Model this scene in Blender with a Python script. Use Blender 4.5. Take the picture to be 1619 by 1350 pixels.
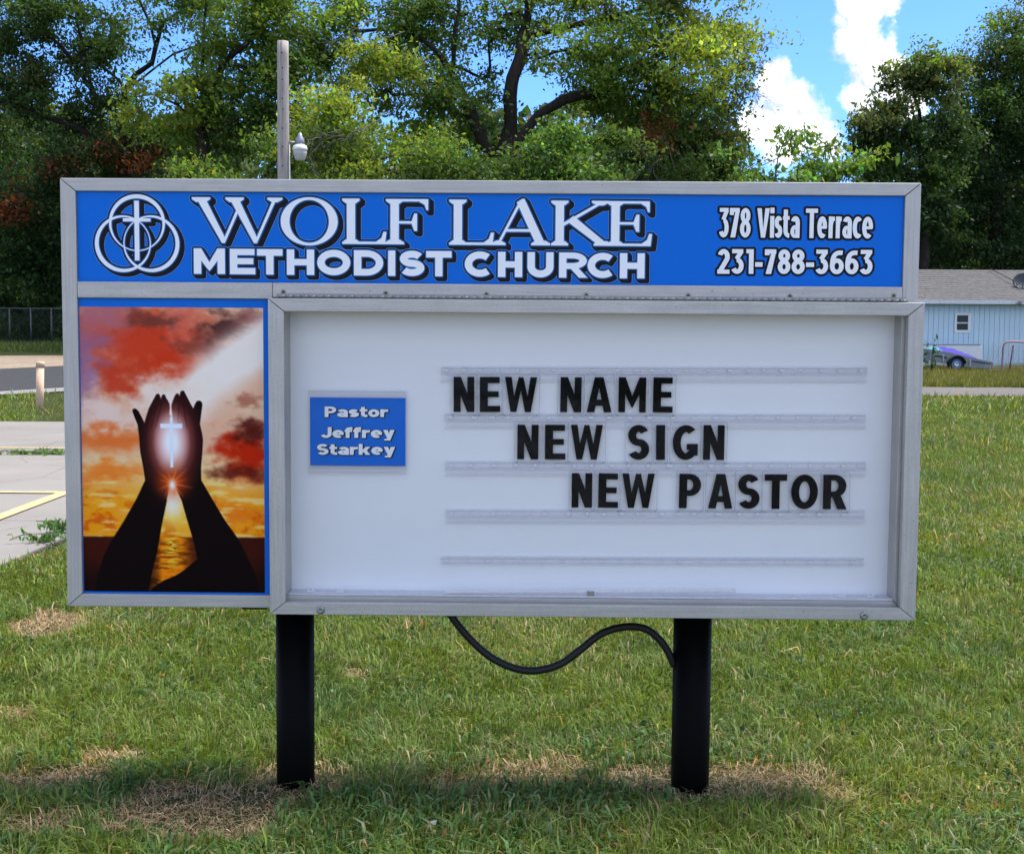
import bpy, bmesh, math, random, time
import numpy as np
from mathutils import Vector, Matrix, geometry
T0 = time.time()
for o in list(bpy.data.objects): bpy.data.objects.remove(o)
scene = bpy.context.scene
COL = scene.collection
RNG = np.random.default_rng(7)
random.seed(7)
R = math.radians

# ------------------------------------------------------------------ camera, sky, sun, exposure
F_PX, PITCH, ROLL, CAM_Z = 1900.0, 0.0683, 0.0073, 1.340      # measured on the 1619 x 1350 photograph
cam_data = bpy.data.cameras.new('camera')
cam_data.sensor_fit = 'HORIZONTAL'; cam_data.sensor_width = 36.0
cam_data.lens = 36.0 * F_PX / 1619.0
cam_data.clip_start = 0.05; cam_data.clip_end = 5000.0
cam = bpy.data.objects.new('camera', cam_data); COL.objects.link(cam)
cam.matrix_world = Matrix.Translation((0, 0, CAM_Z)) @ Matrix.Rotation(R(90) - PITCH, 4, 'X') @ Matrix.Rotation(ROLL, 4, 'Z')
scene.camera = cam

SUN_EL, SUN_AZ = R(66), R(68)          # azimuth clockwise from +Y (behind the sign, towards the right)
SUN_DIR = Vector((math.sin(SUN_AZ) * math.cos(SUN_EL), math.cos(SUN_AZ) * math.cos(SUN_EL), math.sin(SUN_EL)))
world = bpy.data.worlds.new('World'); scene.world = world; world.use_nodes = True
SKY_STRENGTH = 0.15
SUN_STRENGTH = 1.5
EXPOSURE = 2.22
sun_data = bpy.data.lights.new('sun', 'SUN'); sun_data.energy = SUN_STRENGTH; sun_data.angle = R(22)          # sun veiled by thin cloud: soft-edged shadows
sun_data.color = (1.0, 0.955, 0.88)
sun = bpy.data.objects.new('sun', sun_data); COL.objects.link(sun)
sun.rotation_euler = SUN_DIR.to_track_quat('Z', 'Y').to_euler(); sun.location = (20, 20, 40)
vs = scene.view_settings
vs.view_transform = 'Standard'; vs.look = 'None'; vs.exposure = EXPOSURE; vs.gamma = 1.0; vs.use_curve_mapping = False
scene.cycles.max_bounces = 10; scene.cycles.transparent_max_bounces = 24
scene.cycles.caustics_reflective = False; scene.cycles.caustics_refractive = False

# ------------------------------------------------------------------ measuring helpers (photo pixel -> point in the place)
CAMM = cam.matrix_world.to_3x3()
def ray(px, py):
    d = CAMM @ Vector(((px - 809.5) / F_PX, -(py - 675.0) / F_PX, -1.0))
    return d
def at(px, py, depth):
    d = ray(px, py); k = depth / d.y
    return Vector((d.x * k, depth, CAM_Z + d.z * k))
def sstep(a, b, x):
    t = np.clip((x - a) / (b - a), 0, 1); return t * t * (3 - 2 * t)
def terrain(x, y):
    side = sstep(-9.0, 11.0, x)
    r = sstep(19.0, 43.0, y)
    return r * (1.25 * (1 - side) + 0.34 * side) + 0.9 * sstep(43, 110, y)
def ground(px, py):
    d = ray(px, py); d = d / d.y
    y = 2.0
    while y < 200:
        if CAM_Z + d.z * y < float(terrain(d.x * y, y)): break
        y += 0.02
    return Vector((d.x * y, y, float(terrain(d.x * y, y))))

# ------------------------------------------------------------------ node and material helpers
class N:
    def __init__(self, tree):
        self.t = tree; self.n = tree.nodes; self.l = tree.links
    def new(self, kind, **kw):
        n = self.n.new(kind)
        for k, v in kw.items(): setattr(n, k, v)
        return n
    def link(self, a, b): self.l.new(a, b)
    def val(self, sock, v):
        if hasattr(v, 'is_output') or isinstance(v, bpy.types.NodeSocket): self.l.new(v, sock)
        else: sock.default_value = v
    def math(self, op, a, b=None, c=None, clamp=False):
        n = self.n.new('ShaderNodeMath'); n.operation = op; n.use_clamp = clamp
        self.val(n.inputs[0], a)
        if b is not None: self.val(n.inputs[1], b)
        if c is not None: self.val(n.inputs[2], c)
        return n.outputs[0]
    def vmath(self, op, a, b=None):
        n = self.n.new('ShaderNodeVectorMath'); n.operation = op
        self.val(n.inputs[0], a)
        if b is not None: self.val(n.inputs[1], b)
        return n.outputs['Value'] if op in ('DOT_PRODUCT', 'LENGTH', 'DISTANCE') else n.outputs[0]
    def noise(self, vec, scale, detail=4, rough=0.55, dist=0.0):
        n = self.n.new('ShaderNodeTexNoise')
        if vec is not None: self.l.new(vec, n.inputs['Vector'])
        n.inputs['Scale'].default_value = scale; n.inputs['Detail'].default_value = detail
        n.inputs['Roughness'].default_value = rough; n.inputs['Distortion'].default_value = dist
        return n.outputs['Fac']
    def ramp(self, fac, stops, interp='LINEAR'):
        n = self.n.new('ShaderNodeValToRGB'); n.color_ramp.interpolation = interp
        els = n.color_ramp.elements
        while len(els) < len(stops): els.new(0.5)
        for e, (p, c) in zip(els, stops):
            e.position = p; e.color = (c[0], c[1], c[2], 1) if not isinstance(c, (int, float)) else (c, c, c, 1)
        self.l.new(fac, n.inputs[0]); return n.outputs[0]
    def mix(self, fac, a, b, mode='MIX'):
        n = self.n.new('ShaderNodeMix'); n.data_type = 'RGBA'; n.blend_type = mode; n.clamp_factor = True
        self.val(n.inputs[0], fac)
        for s, v in ((n.inputs[6], a), (n.inputs[7], b)):
            if isinstance(v, (tuple, list)): s.default_value = (v[0], v[1], v[2], 1)
            else: self.l.new(v, s)
        return n.outputs[2]
    def mapping(self, vec, scale=(1, 1, 1), loc=(0, 0, 0), rot=(0, 0, 0)):
        n = self.n.new('ShaderNodeMapping'); self.l.new(vec, n.inputs[0])
        n.inputs['Scale'].default_value = scale; n.inputs['Location'].default_value = loc; n.inputs['Rotation'].default_value = rot
        return n.outputs[0]
    def bump(self, h, strength=0.3, dist=0.01):
        n = self.n.new('ShaderNodeBump'); n.inputs['Strength'].default_value = strength; n.inputs['Distance'].default_value = dist
        self.l.new(h, n.inputs['Height']); return n.outputs[0]

def material(name):
    m = bpy.data.materials.new(name); m.use_nodes = True
    t = N(m.node_tree); t.n.clear()
    out = t.new('ShaderNodeOutputMaterial')
    return m, t, out
def principled(t, out, color=(0.5, 0.5, 0.5), rough=0.5, metal=0.0, spec=0.5, normal=None):
    b = t.new('ShaderNodeBsdfPrincipled')
    if isinstance(color, (tuple, list)): b.inputs['Base Color'].default_value = (color[0], color[1], color[2], 1)
    else: t.link(color, b.inputs['Base Color'])
    t.val(b.inputs['Roughness'], rough); t.val(b.inputs['Metallic'], metal)
    b.inputs['Specular IOR Level'].default_value = spec
    if normal is not None: t.link(normal, b.inputs['Normal'])
    t.link(b.outputs[0], out.inputs[0]); return b
def coords(t, which='Object'):
    return t.new('ShaderNodeTexCoord').outputs[which]
def speckle(name, color, vary=0.15, scale=30, rough=0.5, metal=0.0, spec=0.5, bump=0.0, stretch=(1, 1, 1), rvary=0.1, dirt=None):
    """plain surface colour with fine uneven tone, gloss and relief"""
    m, t, out = material(name)
    co = t.mapping(coords(t), stretch)
    n1 = t.noise(co, scale, 6, 0.6); n2 = t.noise(co, scale * 0.13, 3, 0.5)
    c0 = tuple(max(0, c * (1 - vary)) for c in color); c1 = tuple(min(1, c * (1 + vary)) for c in color)
    c = t.ramp(n1, [(0.3, c0), (0.7, c1)])
    c = t.mix(t.math('MULTIPLY', t.ramp(n2, [(0.35, 0.0), (0.7, 1.0)]), 0.6), c, dirt if dirt else c0)
    r = t.math('ADD', rough - rvary / 2, t.math('MULTIPLY', n2, rvary))
    principled(t, out, c, r, metal, spec, t.bump(n1, bump, 0.004) if bump else None)
    return m
def attr_col(t, name='Col'):
    n = t.new('ShaderNodeAttribute'); n.attribute_name = name; return n.outputs['Color']
def leaf_material(name, translucent=0.45, rough=0.5, gain=1.0):
    m, t, out = material(name)
    c = attr_col(t)
    d = t.new('ShaderNodeBsdfPrincipled'); t.link(c, d.inputs['Base Color']); d.inputs['Roughness'].default_value = rough
    d.inputs['Specular IOR Level'].default_value = 0.3
    tr = t.new('ShaderNodeBsdfTranslucent')
    t.link(t.mix(1.0, c, (1.25 * gain, 1.15 * gain, 0.55 * gain), 'MULTIPLY'), tr.inputs[0])
    mx = t.new('ShaderNodeMixShader'); mx.inputs[0].default_value = translucent
    t.link(d.outputs[0], mx.inputs[1]); t.link(tr.outputs[0], mx.inputs[2]); t.link(mx.outputs[0], out.inputs[0])
    return m
def thin_clear(name, tint=(0.96, 0.97, 0.98), gloss=1.0, rough=0.02, haze=0.0, hazecol=(0.8, 0.8, 0.85)):
    """thin clear plastic sheet: passes light straight through, mirrors by Fresnel"""
    m, t, out = material(name)
    tr = t.new('ShaderNodeBsdfTransparent'); tr.inputs[0].default_value = (*tint, 1)
    gl = t.new('ShaderNodeBsdfGlossy'); gl.inputs['Roughness'].default_value = rough
    fr = t.new('ShaderNodeFresnel'); fr.inputs[0].default_value = 1.49
    base = tr.outputs[0]
    if haze:
        df = t.new('ShaderNodeBsdfDiffuse'); df.inputs[0].default_value = (*hazecol, 1)
        mh = t.new('ShaderNodeMixShader'); mh.inputs[0].default_value = haze
        t.link(tr.outputs[0], mh.inputs[1]); t.link(df.outputs[0], mh.inputs[2]); base = mh.outputs[0]
    mx = t.new('ShaderNodeMixShader'); t.link(t.math('MULTIPLY', fr.outputs[0], gloss), mx.inputs[0])
    t.link(base, mx.inputs[1]); t.link(gl.outputs[0], mx.inputs[2]); t.link(mx.outputs[0], out.inputs[0])
    return m

# ------------------------------------------------------------------ world: Nishita sky with scattered cumulus
t = N(world.node_tree); t.n.clear()
wout = t.new('ShaderNodeOutputWorld'); bg = t.new('ShaderNodeBackground'); bg.inputs[1].default_value = SKY_STRENGTH
sky = t.new('ShaderNodeTexSky'); sky.sky_type = 'NISHITA'; sky.sun_disc = False
sky.sun_elevation = SUN_EL; sky.sun_rotation = SUN_AZ; sky.altitude = 900; sky.air_density = 1.0; sky.dust_density = 0.15; sky.ozone_density = 3.5
dirn = t.vmath('NORMALIZE', coords(t, 'Generated'))
warp = t.new('ShaderNodeTexNoise'); warp.inputs['Scale'].default_value = 9.0; warp.inputs['Detail'].default_value = 6; warp.inputs['Roughness'].default_value = 0.62
t.link(dirn, warp.inputs['Vector'])
wv = t.vmath('SCALE', t.vmath('SUBTRACT', warp.outputs['Color'], (0.5, 0.5, 0.5))); wv.node.inputs['Scale'].default_value = 0.10
dw = t.vmath('ADD', dirn, wv)
puffs = [  # heaps of cumulus above the tree line: direction (by photo measure) and angular radius in px
    (1222, 125, 40), (1245, 160, 45), (1200, 200, 42), (1250, 195, 60), (1295, 222, 34), (1225, 230, 52),
    (1365, 70, 42), (1395, 105, 58), (1352, 130, 34), (1430, 90, 40), (1375, 150, 50), (1395, 22, 42), (1375, 0, 36), (1500, 88, 18), (1420, 40, 20), (1450, 130, 50)]
field = None
for (px, py, r) in puffs:
    c = ray(px, py).normalized()
    d = t.vmath('DISTANCE', dw, tuple(c))
    k = t.math('SUBTRACT', 1.0, t.math('DIVIDE', d, r * 1.06 / F_PX))
    field = k if field is None else t.math('SMOOTH_MAX', field, k, 0.12)
# extra cloud added over the unseen sky to brighten the shaded sign face
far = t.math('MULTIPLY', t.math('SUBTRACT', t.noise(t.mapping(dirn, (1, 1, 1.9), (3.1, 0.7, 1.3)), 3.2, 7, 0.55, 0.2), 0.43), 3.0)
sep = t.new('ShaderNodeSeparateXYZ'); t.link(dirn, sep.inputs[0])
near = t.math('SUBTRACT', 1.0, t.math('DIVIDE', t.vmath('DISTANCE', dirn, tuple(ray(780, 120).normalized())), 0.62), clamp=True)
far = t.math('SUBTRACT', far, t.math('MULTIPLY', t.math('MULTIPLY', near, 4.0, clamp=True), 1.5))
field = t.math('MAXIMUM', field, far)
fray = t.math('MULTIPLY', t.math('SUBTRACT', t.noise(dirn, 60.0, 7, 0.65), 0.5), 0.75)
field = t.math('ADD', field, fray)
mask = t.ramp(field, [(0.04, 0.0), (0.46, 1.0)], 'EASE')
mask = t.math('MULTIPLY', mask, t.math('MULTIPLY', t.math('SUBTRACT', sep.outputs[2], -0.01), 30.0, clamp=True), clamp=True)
lump = t.noise(t.vmath('ADD', dw, tuple(SUN_DIR * 0.02)), 26.0, 6, 0.6)
thick = t.math('MULTIPLY', t.math('SUBTRACT', field, 0.30), 1.3, clamp=True)
shade = t.math('SUBTRACT', 1.0, t.math('MULTIPLY', t.math('SUBTRACT', lump, 0.42), 4.0, clamp=True), clamp=True)
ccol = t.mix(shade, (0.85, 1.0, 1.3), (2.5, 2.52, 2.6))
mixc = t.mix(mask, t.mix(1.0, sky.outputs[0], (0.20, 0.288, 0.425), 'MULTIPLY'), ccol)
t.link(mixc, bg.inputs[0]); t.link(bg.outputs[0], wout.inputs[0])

# ------------------------------------------------------------------ object helpers
def link(o, parent=None):
    COL.objects.link(o)
    if parent is not None: o.parent = parent
    return o
def tag(o, label=None, cat=None, group=None, kind=None):
    if label: o['label'] = label
    if cat: o['category'] = cat
    if group: o['group'] = group
    if kind: o['kind'] = kind
    return o
def empty(name, loc=(0, 0, 0), rz=0.0, parent=None):
    o = bpy.data.objects.new(name, None); o.empty_display_size = 0.2
    o.location = loc; o.rotation_euler = (0, 0, rz); return link(o, parent)
def obj(name, data, mat, parent=None, smooth=False):
    """data: bmesh or (verts, faces)"""
    if isinstance(data, bpy.types.Mesh): me = data
    else:
        me = bpy.data.meshes.new(name)
        if isinstance(data, bmesh.types.BMesh):
            bmesh.ops.recalc_face_normals(data, faces=data.faces[:]); data.to_mesh(me); data.free()
        else: me.from_pydata(data[0], [], data[1])
    if not me.materials:
        for m in (mat if isinstance(mat, (list, tuple)) else [mat]): me.materials.append(m)
    if smooth:
        me.polygons.foreach_set('use_smooth', np.ones(len(me.polygons), bool))
    return link(bpy.data.objects.new(name, me), parent)
def box(bm, x0, x1, y0, y1, z0, z1, bevel=0.0, mi=0):
    vs = [bm.verts.new(p) for p in ((x0, y0, z0), (x1, y0, z0), (x1, y1, z0), (x0, y1, z0), (x0, y0, z1), (x1, y0, z1), (x1, y1, z1), (x0, y1, z1))]
    fs = [bm.faces.new([vs[i] for i in f]) for f in ((0, 3, 2, 1), (4, 5, 6, 7), (0, 1, 5, 4), (1, 2, 6, 5), (2, 3, 7, 6), (3, 0, 4, 7))]
    for f in fs: f.material_index = mi
    if bevel:
        es = list({e for f in fs for e in f.edges})
        bmesh.ops.bevel(bm, geom=es, offset=bevel, segments=2, affect='EDGES', profile=0.5)
    return bm
def boxm(*a, **k): return box(bmesh.new(), *a, **k)
def prism(bm, poly, y0, y1, bevel=0.0):
    """polygon in x,z pushed from y0 to y1"""
    a = [bm.verts.new((p[0], y0, p[1])) for p in poly]; b = [bm.verts.new((p[0], y1, p[1])) for p in poly]
    n = len(poly); fs = [bm.faces.new(a), bm.faces.new(b[::-1])]
    for i in range(n): fs.append(bm.faces.new((a[i], b[i], b[(i + 1) % n], a[(i + 1) % n])))
    if bevel:
        es = list({e for f in fs for e in f.edges})
        bmesh.ops.bevel(bm, geom=es, offset=bevel, segments=2, affect='EDGES', profile=0.5)
    return bm
def tube(bm, pts, rad, sides=10, caps=True):
    pts = [Vector(p) for p in pts]; n = len(pts)
    rads = rad if isinstance(rad, (list, tuple)) else [rad] * n
    rings = []; up = Vector((0.13, 0.31, 0.94))
    for i, p in enumerate(pts):
        tg = (pts[min(i + 1, n - 1)] - pts[max(i - 1, 0)]).normalized()
        a = tg.cross(up)
        if a.length < 0.05: a = tg.cross(Vector((1, 0, 0)))
        a.normalize(); b = tg.cross(a)
        rings.append([bm.verts.new(p + (a * math.cos(2 * math.pi * k / sides) + b * math.sin(2 * math.pi * k / sides)) * rads[i]) for k in range(sides)])
    for i in range(n - 1):
        for k in range(sides):
            f = bm.faces.new((rings[i][k], rings[i][(k + 1) % sides], rings[i + 1][(k + 1) % sides], rings[i + 1][k])); f.smooth = True
    if caps: bm.faces.new(rings[0]); bm.faces.new(rings[-1][::-1])
    return bm
def lathe(bm, prof, c, axis='Z', sides=20, a0=0, a1=2 * math.pi):
    """profile (radius, height) turned about an axis through c"""
    rings = []
    for r, h in prof:
        ring = []
        for k in range(sides):
            a = 2 * math.pi * k / sides
            u, v = r * math.cos(a), r * math.sin(a)
            p = {'Z': (u, v, h), 'Y': (u, h, v), 'X': (h, u, v)}[axis]
            ring.append(bm.verts.new((c[0] + p[0], c[1] + p[1], c[2] + p[2])))
        rings.append(ring)
    for i in range(len(rings) - 1):
        for k in range(sides):
            f = bm.faces.new((rings[i][k], rings[i][(k + 1) % sides], rings[i + 1][(k + 1) % sides], rings[i + 1][k])); f.smooth = True
    bm.faces.new(rings[0]); bm.faces.new(rings[-1][::-1])
    return bm
def raw_mesh(name, verts, tris, cols=None):
    """big triangle soups straight from numpy"""
    me = bpy.data.meshes.new(name)
    nv, nt = len(verts), len(tris)
    me.vertices.add(nv); me.vertices.foreach_set('co', np.asarray(verts, np.float32).ravel())
    me.loops.add(nt * 3); me.loops.foreach_set('vertex_index', np.asarray(tris, np.int32).ravel())
    me.polygons.add(nt); me.polygons.foreach_set('loop_start', np.arange(0, nt * 3, 3, dtype=np.int32))
    me.polygons.foreach_set('loop_total', np.full(nt, 3, np.int32))
    me.update(calc_edges=True)
    if cols is not None:
        a = me.attributes.new('Col', 'FLOAT_COLOR', 'POINT')
        c = np.ones((nv, 4), np.float32); c[:, :3] = cols; a.data.foreach_set('color', c.ravel())
    return me
def vnoise(x, y, seed=0, octaves=4, rough=0.5):
    """smooth value noise 0..1 on arrays"""
    tot = np.zeros_like(np.asarray(x, float)); amp = 1.0; s = 0.0
    for o in range(octaves):
        xi = np.floor(x).astype(np.int64); yi = np.floor(y).astype(np.int64); fx = x - xi; fy = y - yi
        fx = fx * fx * (3 - 2 * fx); fy = fy * fy * (3 - 2 * fy)
        def h(a, b):
            n = (a * 374761393 + b * 668265263 + (seed + o) * 974634777) & 0x7fffffff
            n = (n ^ (n >> 13)) * 1274126177 & 0x7fffffff
            return ((n ^ (n >> 16)) & 0xffff) / 65535.0
        v = (h(xi, yi) * (1 - fx) + h(xi + 1, yi) * fx) * (1 - fy) + (h(xi, yi + 1) * (1 - fx) + h(xi + 1, yi + 1) * fx) * fy
        tot += v * amp; s += amp; amp *= rough; x = x * 2.03 + 17.1; y = y * 2.03 + 9.7
    return tot / s

# ------------------------------------------------------------------ lettering: signed-distance glyphs, contoured to flat vinyl shapes
def arc(cx, cy, rx, ry, a0, a1, n=20):
    return [(cx + rx * math.cos(R(a0 + (a1 - a0) * i / n)), cy + ry * math.sin(R(a0 + (a1 - a0) * i / n))) for i in range(n + 1)]
def bez(p0, p1, p2, p3, n=12):
    o = []
    for i in range(n + 1):
        s = i / n; k = 1 - s
        o.append(tuple(k**3 * a + 3 * k * k * s * b + 3 * k * s * s * c + s**3 * d for a, b, c, d in zip(p0, p1, p2, p3)))
    return o
def stroke(pts, w):
    """butt-ended thick polyline with mitred bends as one polygon"""
    P = [np.array(p, float) for i, p in enumerate(pts) if i == 0 or math.dist(p, pts[i - 1]) > 1e-6]
    L, Rr = [], []
    for i, p in enumerate(P):
        d0 = P[i] - P[i - 1] if i > 0 else P[1] - P[0]
        d1 = P[i + 1] - P[i] if i < len(P) - 1 else d0
        d0 = d0 / np.linalg.norm(d0); d1 = d1 / np.linalg.norm(d1)
        n0 = np.array((-d0[1], d0[0])); n1 = np.array((-d1[1], d1[0]))
        m = n0 + n1; m = m / max(1e-6, np.linalg.norm(m)); k = 1 / max(0.35, m @ n0)
        L.append(p + m * k * w / 2); Rr.append(p - m * k * w / 2)
    return [tuple(p) for p in L] + [tuple(p) for p in Rr[::-1]]
def rect(x0, y0, x1, y1): return [(x0, y0), (x1, y0), (x1, y1), (x0, y1)]
def half_d(x0, x1, y0, y1, q=0.45):
    xm = x0 + (x1 - x0) * q
    return [(x0, y0), (xm, y0)] + arc(xm, (y0 + y1) / 2, x1 - xm, (y1 - y0) / 2, -90, 90, 18) + [(xm, y1), (x0, y1)]
XH = 0.74
def sans(ch, a, t):
    """list of shapes (outer, [holes]) in the box 0..a x 0..1, stem t"""
    h = t / 2; S = lambda *p: (stroke(list(p), t), [])
    B = lambda x0, y0, x1, y1: (rect(x0, y0, x1, y1), [])
    ring = lambda cx, cy, rx, ry: (arc(cx, cy, rx, ry, 0, 360, 40), [arc(cx, cy, rx - t, ry - t, 0, 360, 40)])
    if ch == 'A':
        return [([(0, 0), (1.08 * t, 0), (a / 2 + .12 * t, .84), (a / 2, 1), (a / 2 - .62 * t, 1)], []), ([(a, 0), (a - 1.08 * t, 0), (a / 2 - .12 * t, .84), (a / 2, 1), (a / 2 + .62 * t, 1)], []), B(a * .2, .19, a * .8, .19 + t * .85)]
    if ch == 'C': return [(stroke(arc(a * .53, .5, a * .53 - h, .5 - h, 48, 312, 34), t), [])]
    if ch == 'D': return [(half_d(0, a, 0, 1, .42), [half_d(t, a - t, t * .95, 1 - t * .95, .40)])]
    if ch == 'E': return [B(0, 0, t, 1), B(0, 0, a, t * .9), B(0, 1 - t * .9, a * .97, 1), B(0, .5 - t * .38, a * .92, .5 + t * .47)]
    if ch == 'F': return [B(0, 0, t, 1), B(0, 1 - t * .9, a, 1), B(0, .48 - t * .4, a * .92, .48 + t * .45)]
    if ch == 'G': return [(stroke(arc(a * .52, .5, a * .52 - h, .5 - h, 50, 335, 36), t), []), B(a * .56, .30, a, .30 + t * .85), B(a - t, .13, a, .45)]
    if ch == 'H': return [B(0, 0, t, 1), B(a - t, 0, a, 1), B(0, .5 - t * .45, a, .5 + t * .45)]
    if ch == 'I': return [B(0, 0, a, 1)]
    if ch == 'J': return [(stroke([(a - h, 1), (a - h, .36)] + arc(a / 2, .36, a / 2 - h, .36 - h, 0, -165, 18), t), [])]
    if ch == 'K': return [B(0, 0, t, 1), ([(t * .9, .30), (t * .9, .52), (a * .72, 1), (a, 1), (t * 1.7, .40)], []), ([(t * 1.2, .52), (t * 2.0, .66), (a, 0), (a - 1.2 * t, 0)], [])]
    if ch == 'L': return [B(0, 0, t, 1), B(0, 0, a, t * .9)]
    if ch == 'M': return [B(0, 0, t, 1), B(a - t, 0, a, 1), ([(0, 1), (t * 1.02, 1), (a / 2 + t * .32, .30), (a / 2, .12), (a / 2 - t * .25, .20), (t * .5, .72)], []), ([(a, 1), (a - t * 1.02, 1), (a / 2 - t * .32, .30), (a / 2, .12), (a / 2 + t * .25, .20), (a - t * .5, .72)], [])]
    if ch == 'N': return [B(0, 0, t, 1), B(a - t, 0, a, 1), ([(0, 1), (t * 1.05, 1), (a, 0), (a - t * 1.05, 0)], [])]
    if ch == 'O': return [ring(a / 2, .5, a / 2, .5)]
    if ch == 'P': return [B(0, 0, t, 1), (half_d(0, a, .36, 1, .48), [half_d(t, a - t, .36 + t * .85, 1 - t * .85, .42)])]
    if ch == 'R': return [B(0, 0, t, 1), (half_d(0, a * .97, .35, 1, .48), [half_d(t, a * .97 - t, .35 + t * .85, 1 - t * .85, .42)]), ([(a * .36, .42), (a * .36 + t * 1.1, .42), (a, 0), (a - t * 1.18, 0)], [])]
    if ch in 'Ss':
        H = 1.0 if ch == 'S' else XH
        ry = (H - t) / 4; rx = a / 2 - h
        return [(stroke(arc(a / 2, h + 3 * ry, rx * .96, ry, 28, 268, 24) + arc(a / 2, h + ry, rx, ry, 88, -152, 24), t), [])]
    if ch == 'T': return [B(0, 1 - t * .95, a, 1), B(a / 2 - h, 0, a / 2 + h, 1)]
    if ch == 'U': return [(stroke([(h, 1), (h, .42)] + arc(a / 2, a / 2 if a < .8 else .42, a / 2 - h, (a / 2 if a < .8 else .42) - h, 180, 360, 20) + [(a - h, 1)], t), [])]
    if ch == 'V': return [([(0, 1), (t * 1.1, 1), (a / 2 + t * .1, .12), (a / 2, 0), (a / 2 - t * .5, 0)], []), ([(a, 1), (a - t * 1.1, 1), (a / 2 - t * .1, .12), (a / 2, 0), (a / 2 + t * .5, 0)], [])]
    if ch == 'W':
        o = []
        for x0, x1 in ((0, a * .27), (a, a * .73)):
            s = 1 if x1 > x0 else -1
            o.append(([(x0, 1), (x0 + s * t * .98, 1), (x1 + s * t * .35, .08), (x1 + s * t * .35, 0), (x1 - s * t * .42, 0)], []))
            o.append(([(a / 2 - s * t * .35, 1 if t < .3 else .95), (a / 2 + s * t * .35, .97), (x1 + s * t * .45, 0), (x1 - s * t * .42, 0)], []))
        return o
    if ch == 'a': return [B(a - t, 0, a, XH * .62), (stroke([(a - h, XH * .55)] + arc(a * .52, XH - h - .14, a * .48 - h, .14, 0, 165, 16), t), []), (arc(a * .46, .215, a * .46, .215, 0, 360, 28), [arc(a * .48, .215, max(.02, a * .44 - t), max(.03, .215 - t * .8), 0, 360, 24)])]
    if ch == 'c': return [(stroke(arc(a * .54, XH / 2, a * .54 - h, XH / 2 - h, 48, 312, 26), t), [])]
    if ch == 'e': return [(stroke(arc(a / 2, XH / 2, a / 2 - h, XH / 2 - h, -4, 310, 30), t), []), B(t * .5, XH / 2 - t * .36, a - t * .12, XH / 2 + t * .30)]
    if ch == 'f': return [(stroke([(a * .38, 0), (a * .38, .80)] + arc(a * .38 + min(.24, a * .5), .80, min(.24, a * .5), .2 - h, 180, 95, 10) + [(a, 1 - h)], t), []), B(0, XH - t * .85, a * .95, XH)]
    if ch == 'i': return [B(0, 0, a, XH), B(0, .83, a, 1.02)]
    if ch == 'k': return [B(0, 0, t, 1), ([(t * .9, .20), (t * .9, .42), (a - t * 1.2, XH), (a, XH), (t * 1.7, .28)], []), ([(t * 1.1, .36), (t * 1.9, .48), (a, 0), (a - 1.2 * t, 0)], [])]
    if ch == 'o': return [ring(a / 2, XH / 2, a / 2, XH / 2)]
    if ch == 'r': return [B(0, 0, t, XH), (stroke([(h, .25)] + bez((h, .30), (h, .58), (a * .55, XH - h), (a, XH - h * 1.0), 10), t * .96), [])]
    if ch == 't': return [(stroke([(a * .42, .96), (a * .42, .24)] + arc(a * .42 + min(.2, a * .55), .24, min(.2, a * .55), .24 - h, 180, 262, 8) + [(max(a, a * .42 + min(.2, a * .55)), h)], t), []), B(0, XH - t * .85, a, XH)]
    if ch == 'y': return [([(0, XH), (t * 1.15, XH), (a / 2 + t * .42, .02), (a / 2 - t * .48, .02)], []), ([(a, XH), (a - t * 1.15, XH), (a * .28, -.24), (a * .28 + t * 1.0, -.24)], []), ([(a * .1, -.24), (a * .28 + t * .9, -.24), (a * .28 + t * 1.2, -.06), (a * .1, -.08)], [])]
    if ch == '1': return [B(a - t, 0, a, 1), B(0, 1 - t * .9, a, 1)]
    if ch == '2':
        rx = a / 2 - h; ry = .5 * .62 - h
        return [(stroke(arc(a / 2, 1 - h - ry, rx, ry, 160, -28, 20) + [(h * 1.1, h)], t), []), B(0, 0, a, t * .9)]
    if ch == '3':
        return [B(a * .04, 1 - t * .9, a * .95, 1), (stroke([(a * .80, 1 - t * .5), (a * .42, .60)], t * .95), []), (stroke(arc(a * .47, .325, a * .53 - h, .325 - h, 100, -150, 26), t), [])]
    if ch == '6':
        return [ring(a / 2, .325, a / 2, .325), (stroke([(h, .32)] + bez((h, .36), (h, .80), (a * .42, 1 - h), (a * .90, .965 - h), 16), t), [])]
    if ch == '7': return [B(0, 1 - t * .95, a, 1), B(0, .76, t, 1), ([(a - t * 1.05, 1 - t * .8), (a, 1 - t * .8), (a, .93), (a * .28 + t * .75, 0), (a * .28 - t * .45, 0)], [])]
    if ch == '8': return [ring(a / 2, .74, a * .46, .26), ring(a / 2, .295, a / 2, .295)]
    if ch == '-': return [B(0, .29, a, .29 + t)]
    return []
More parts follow.
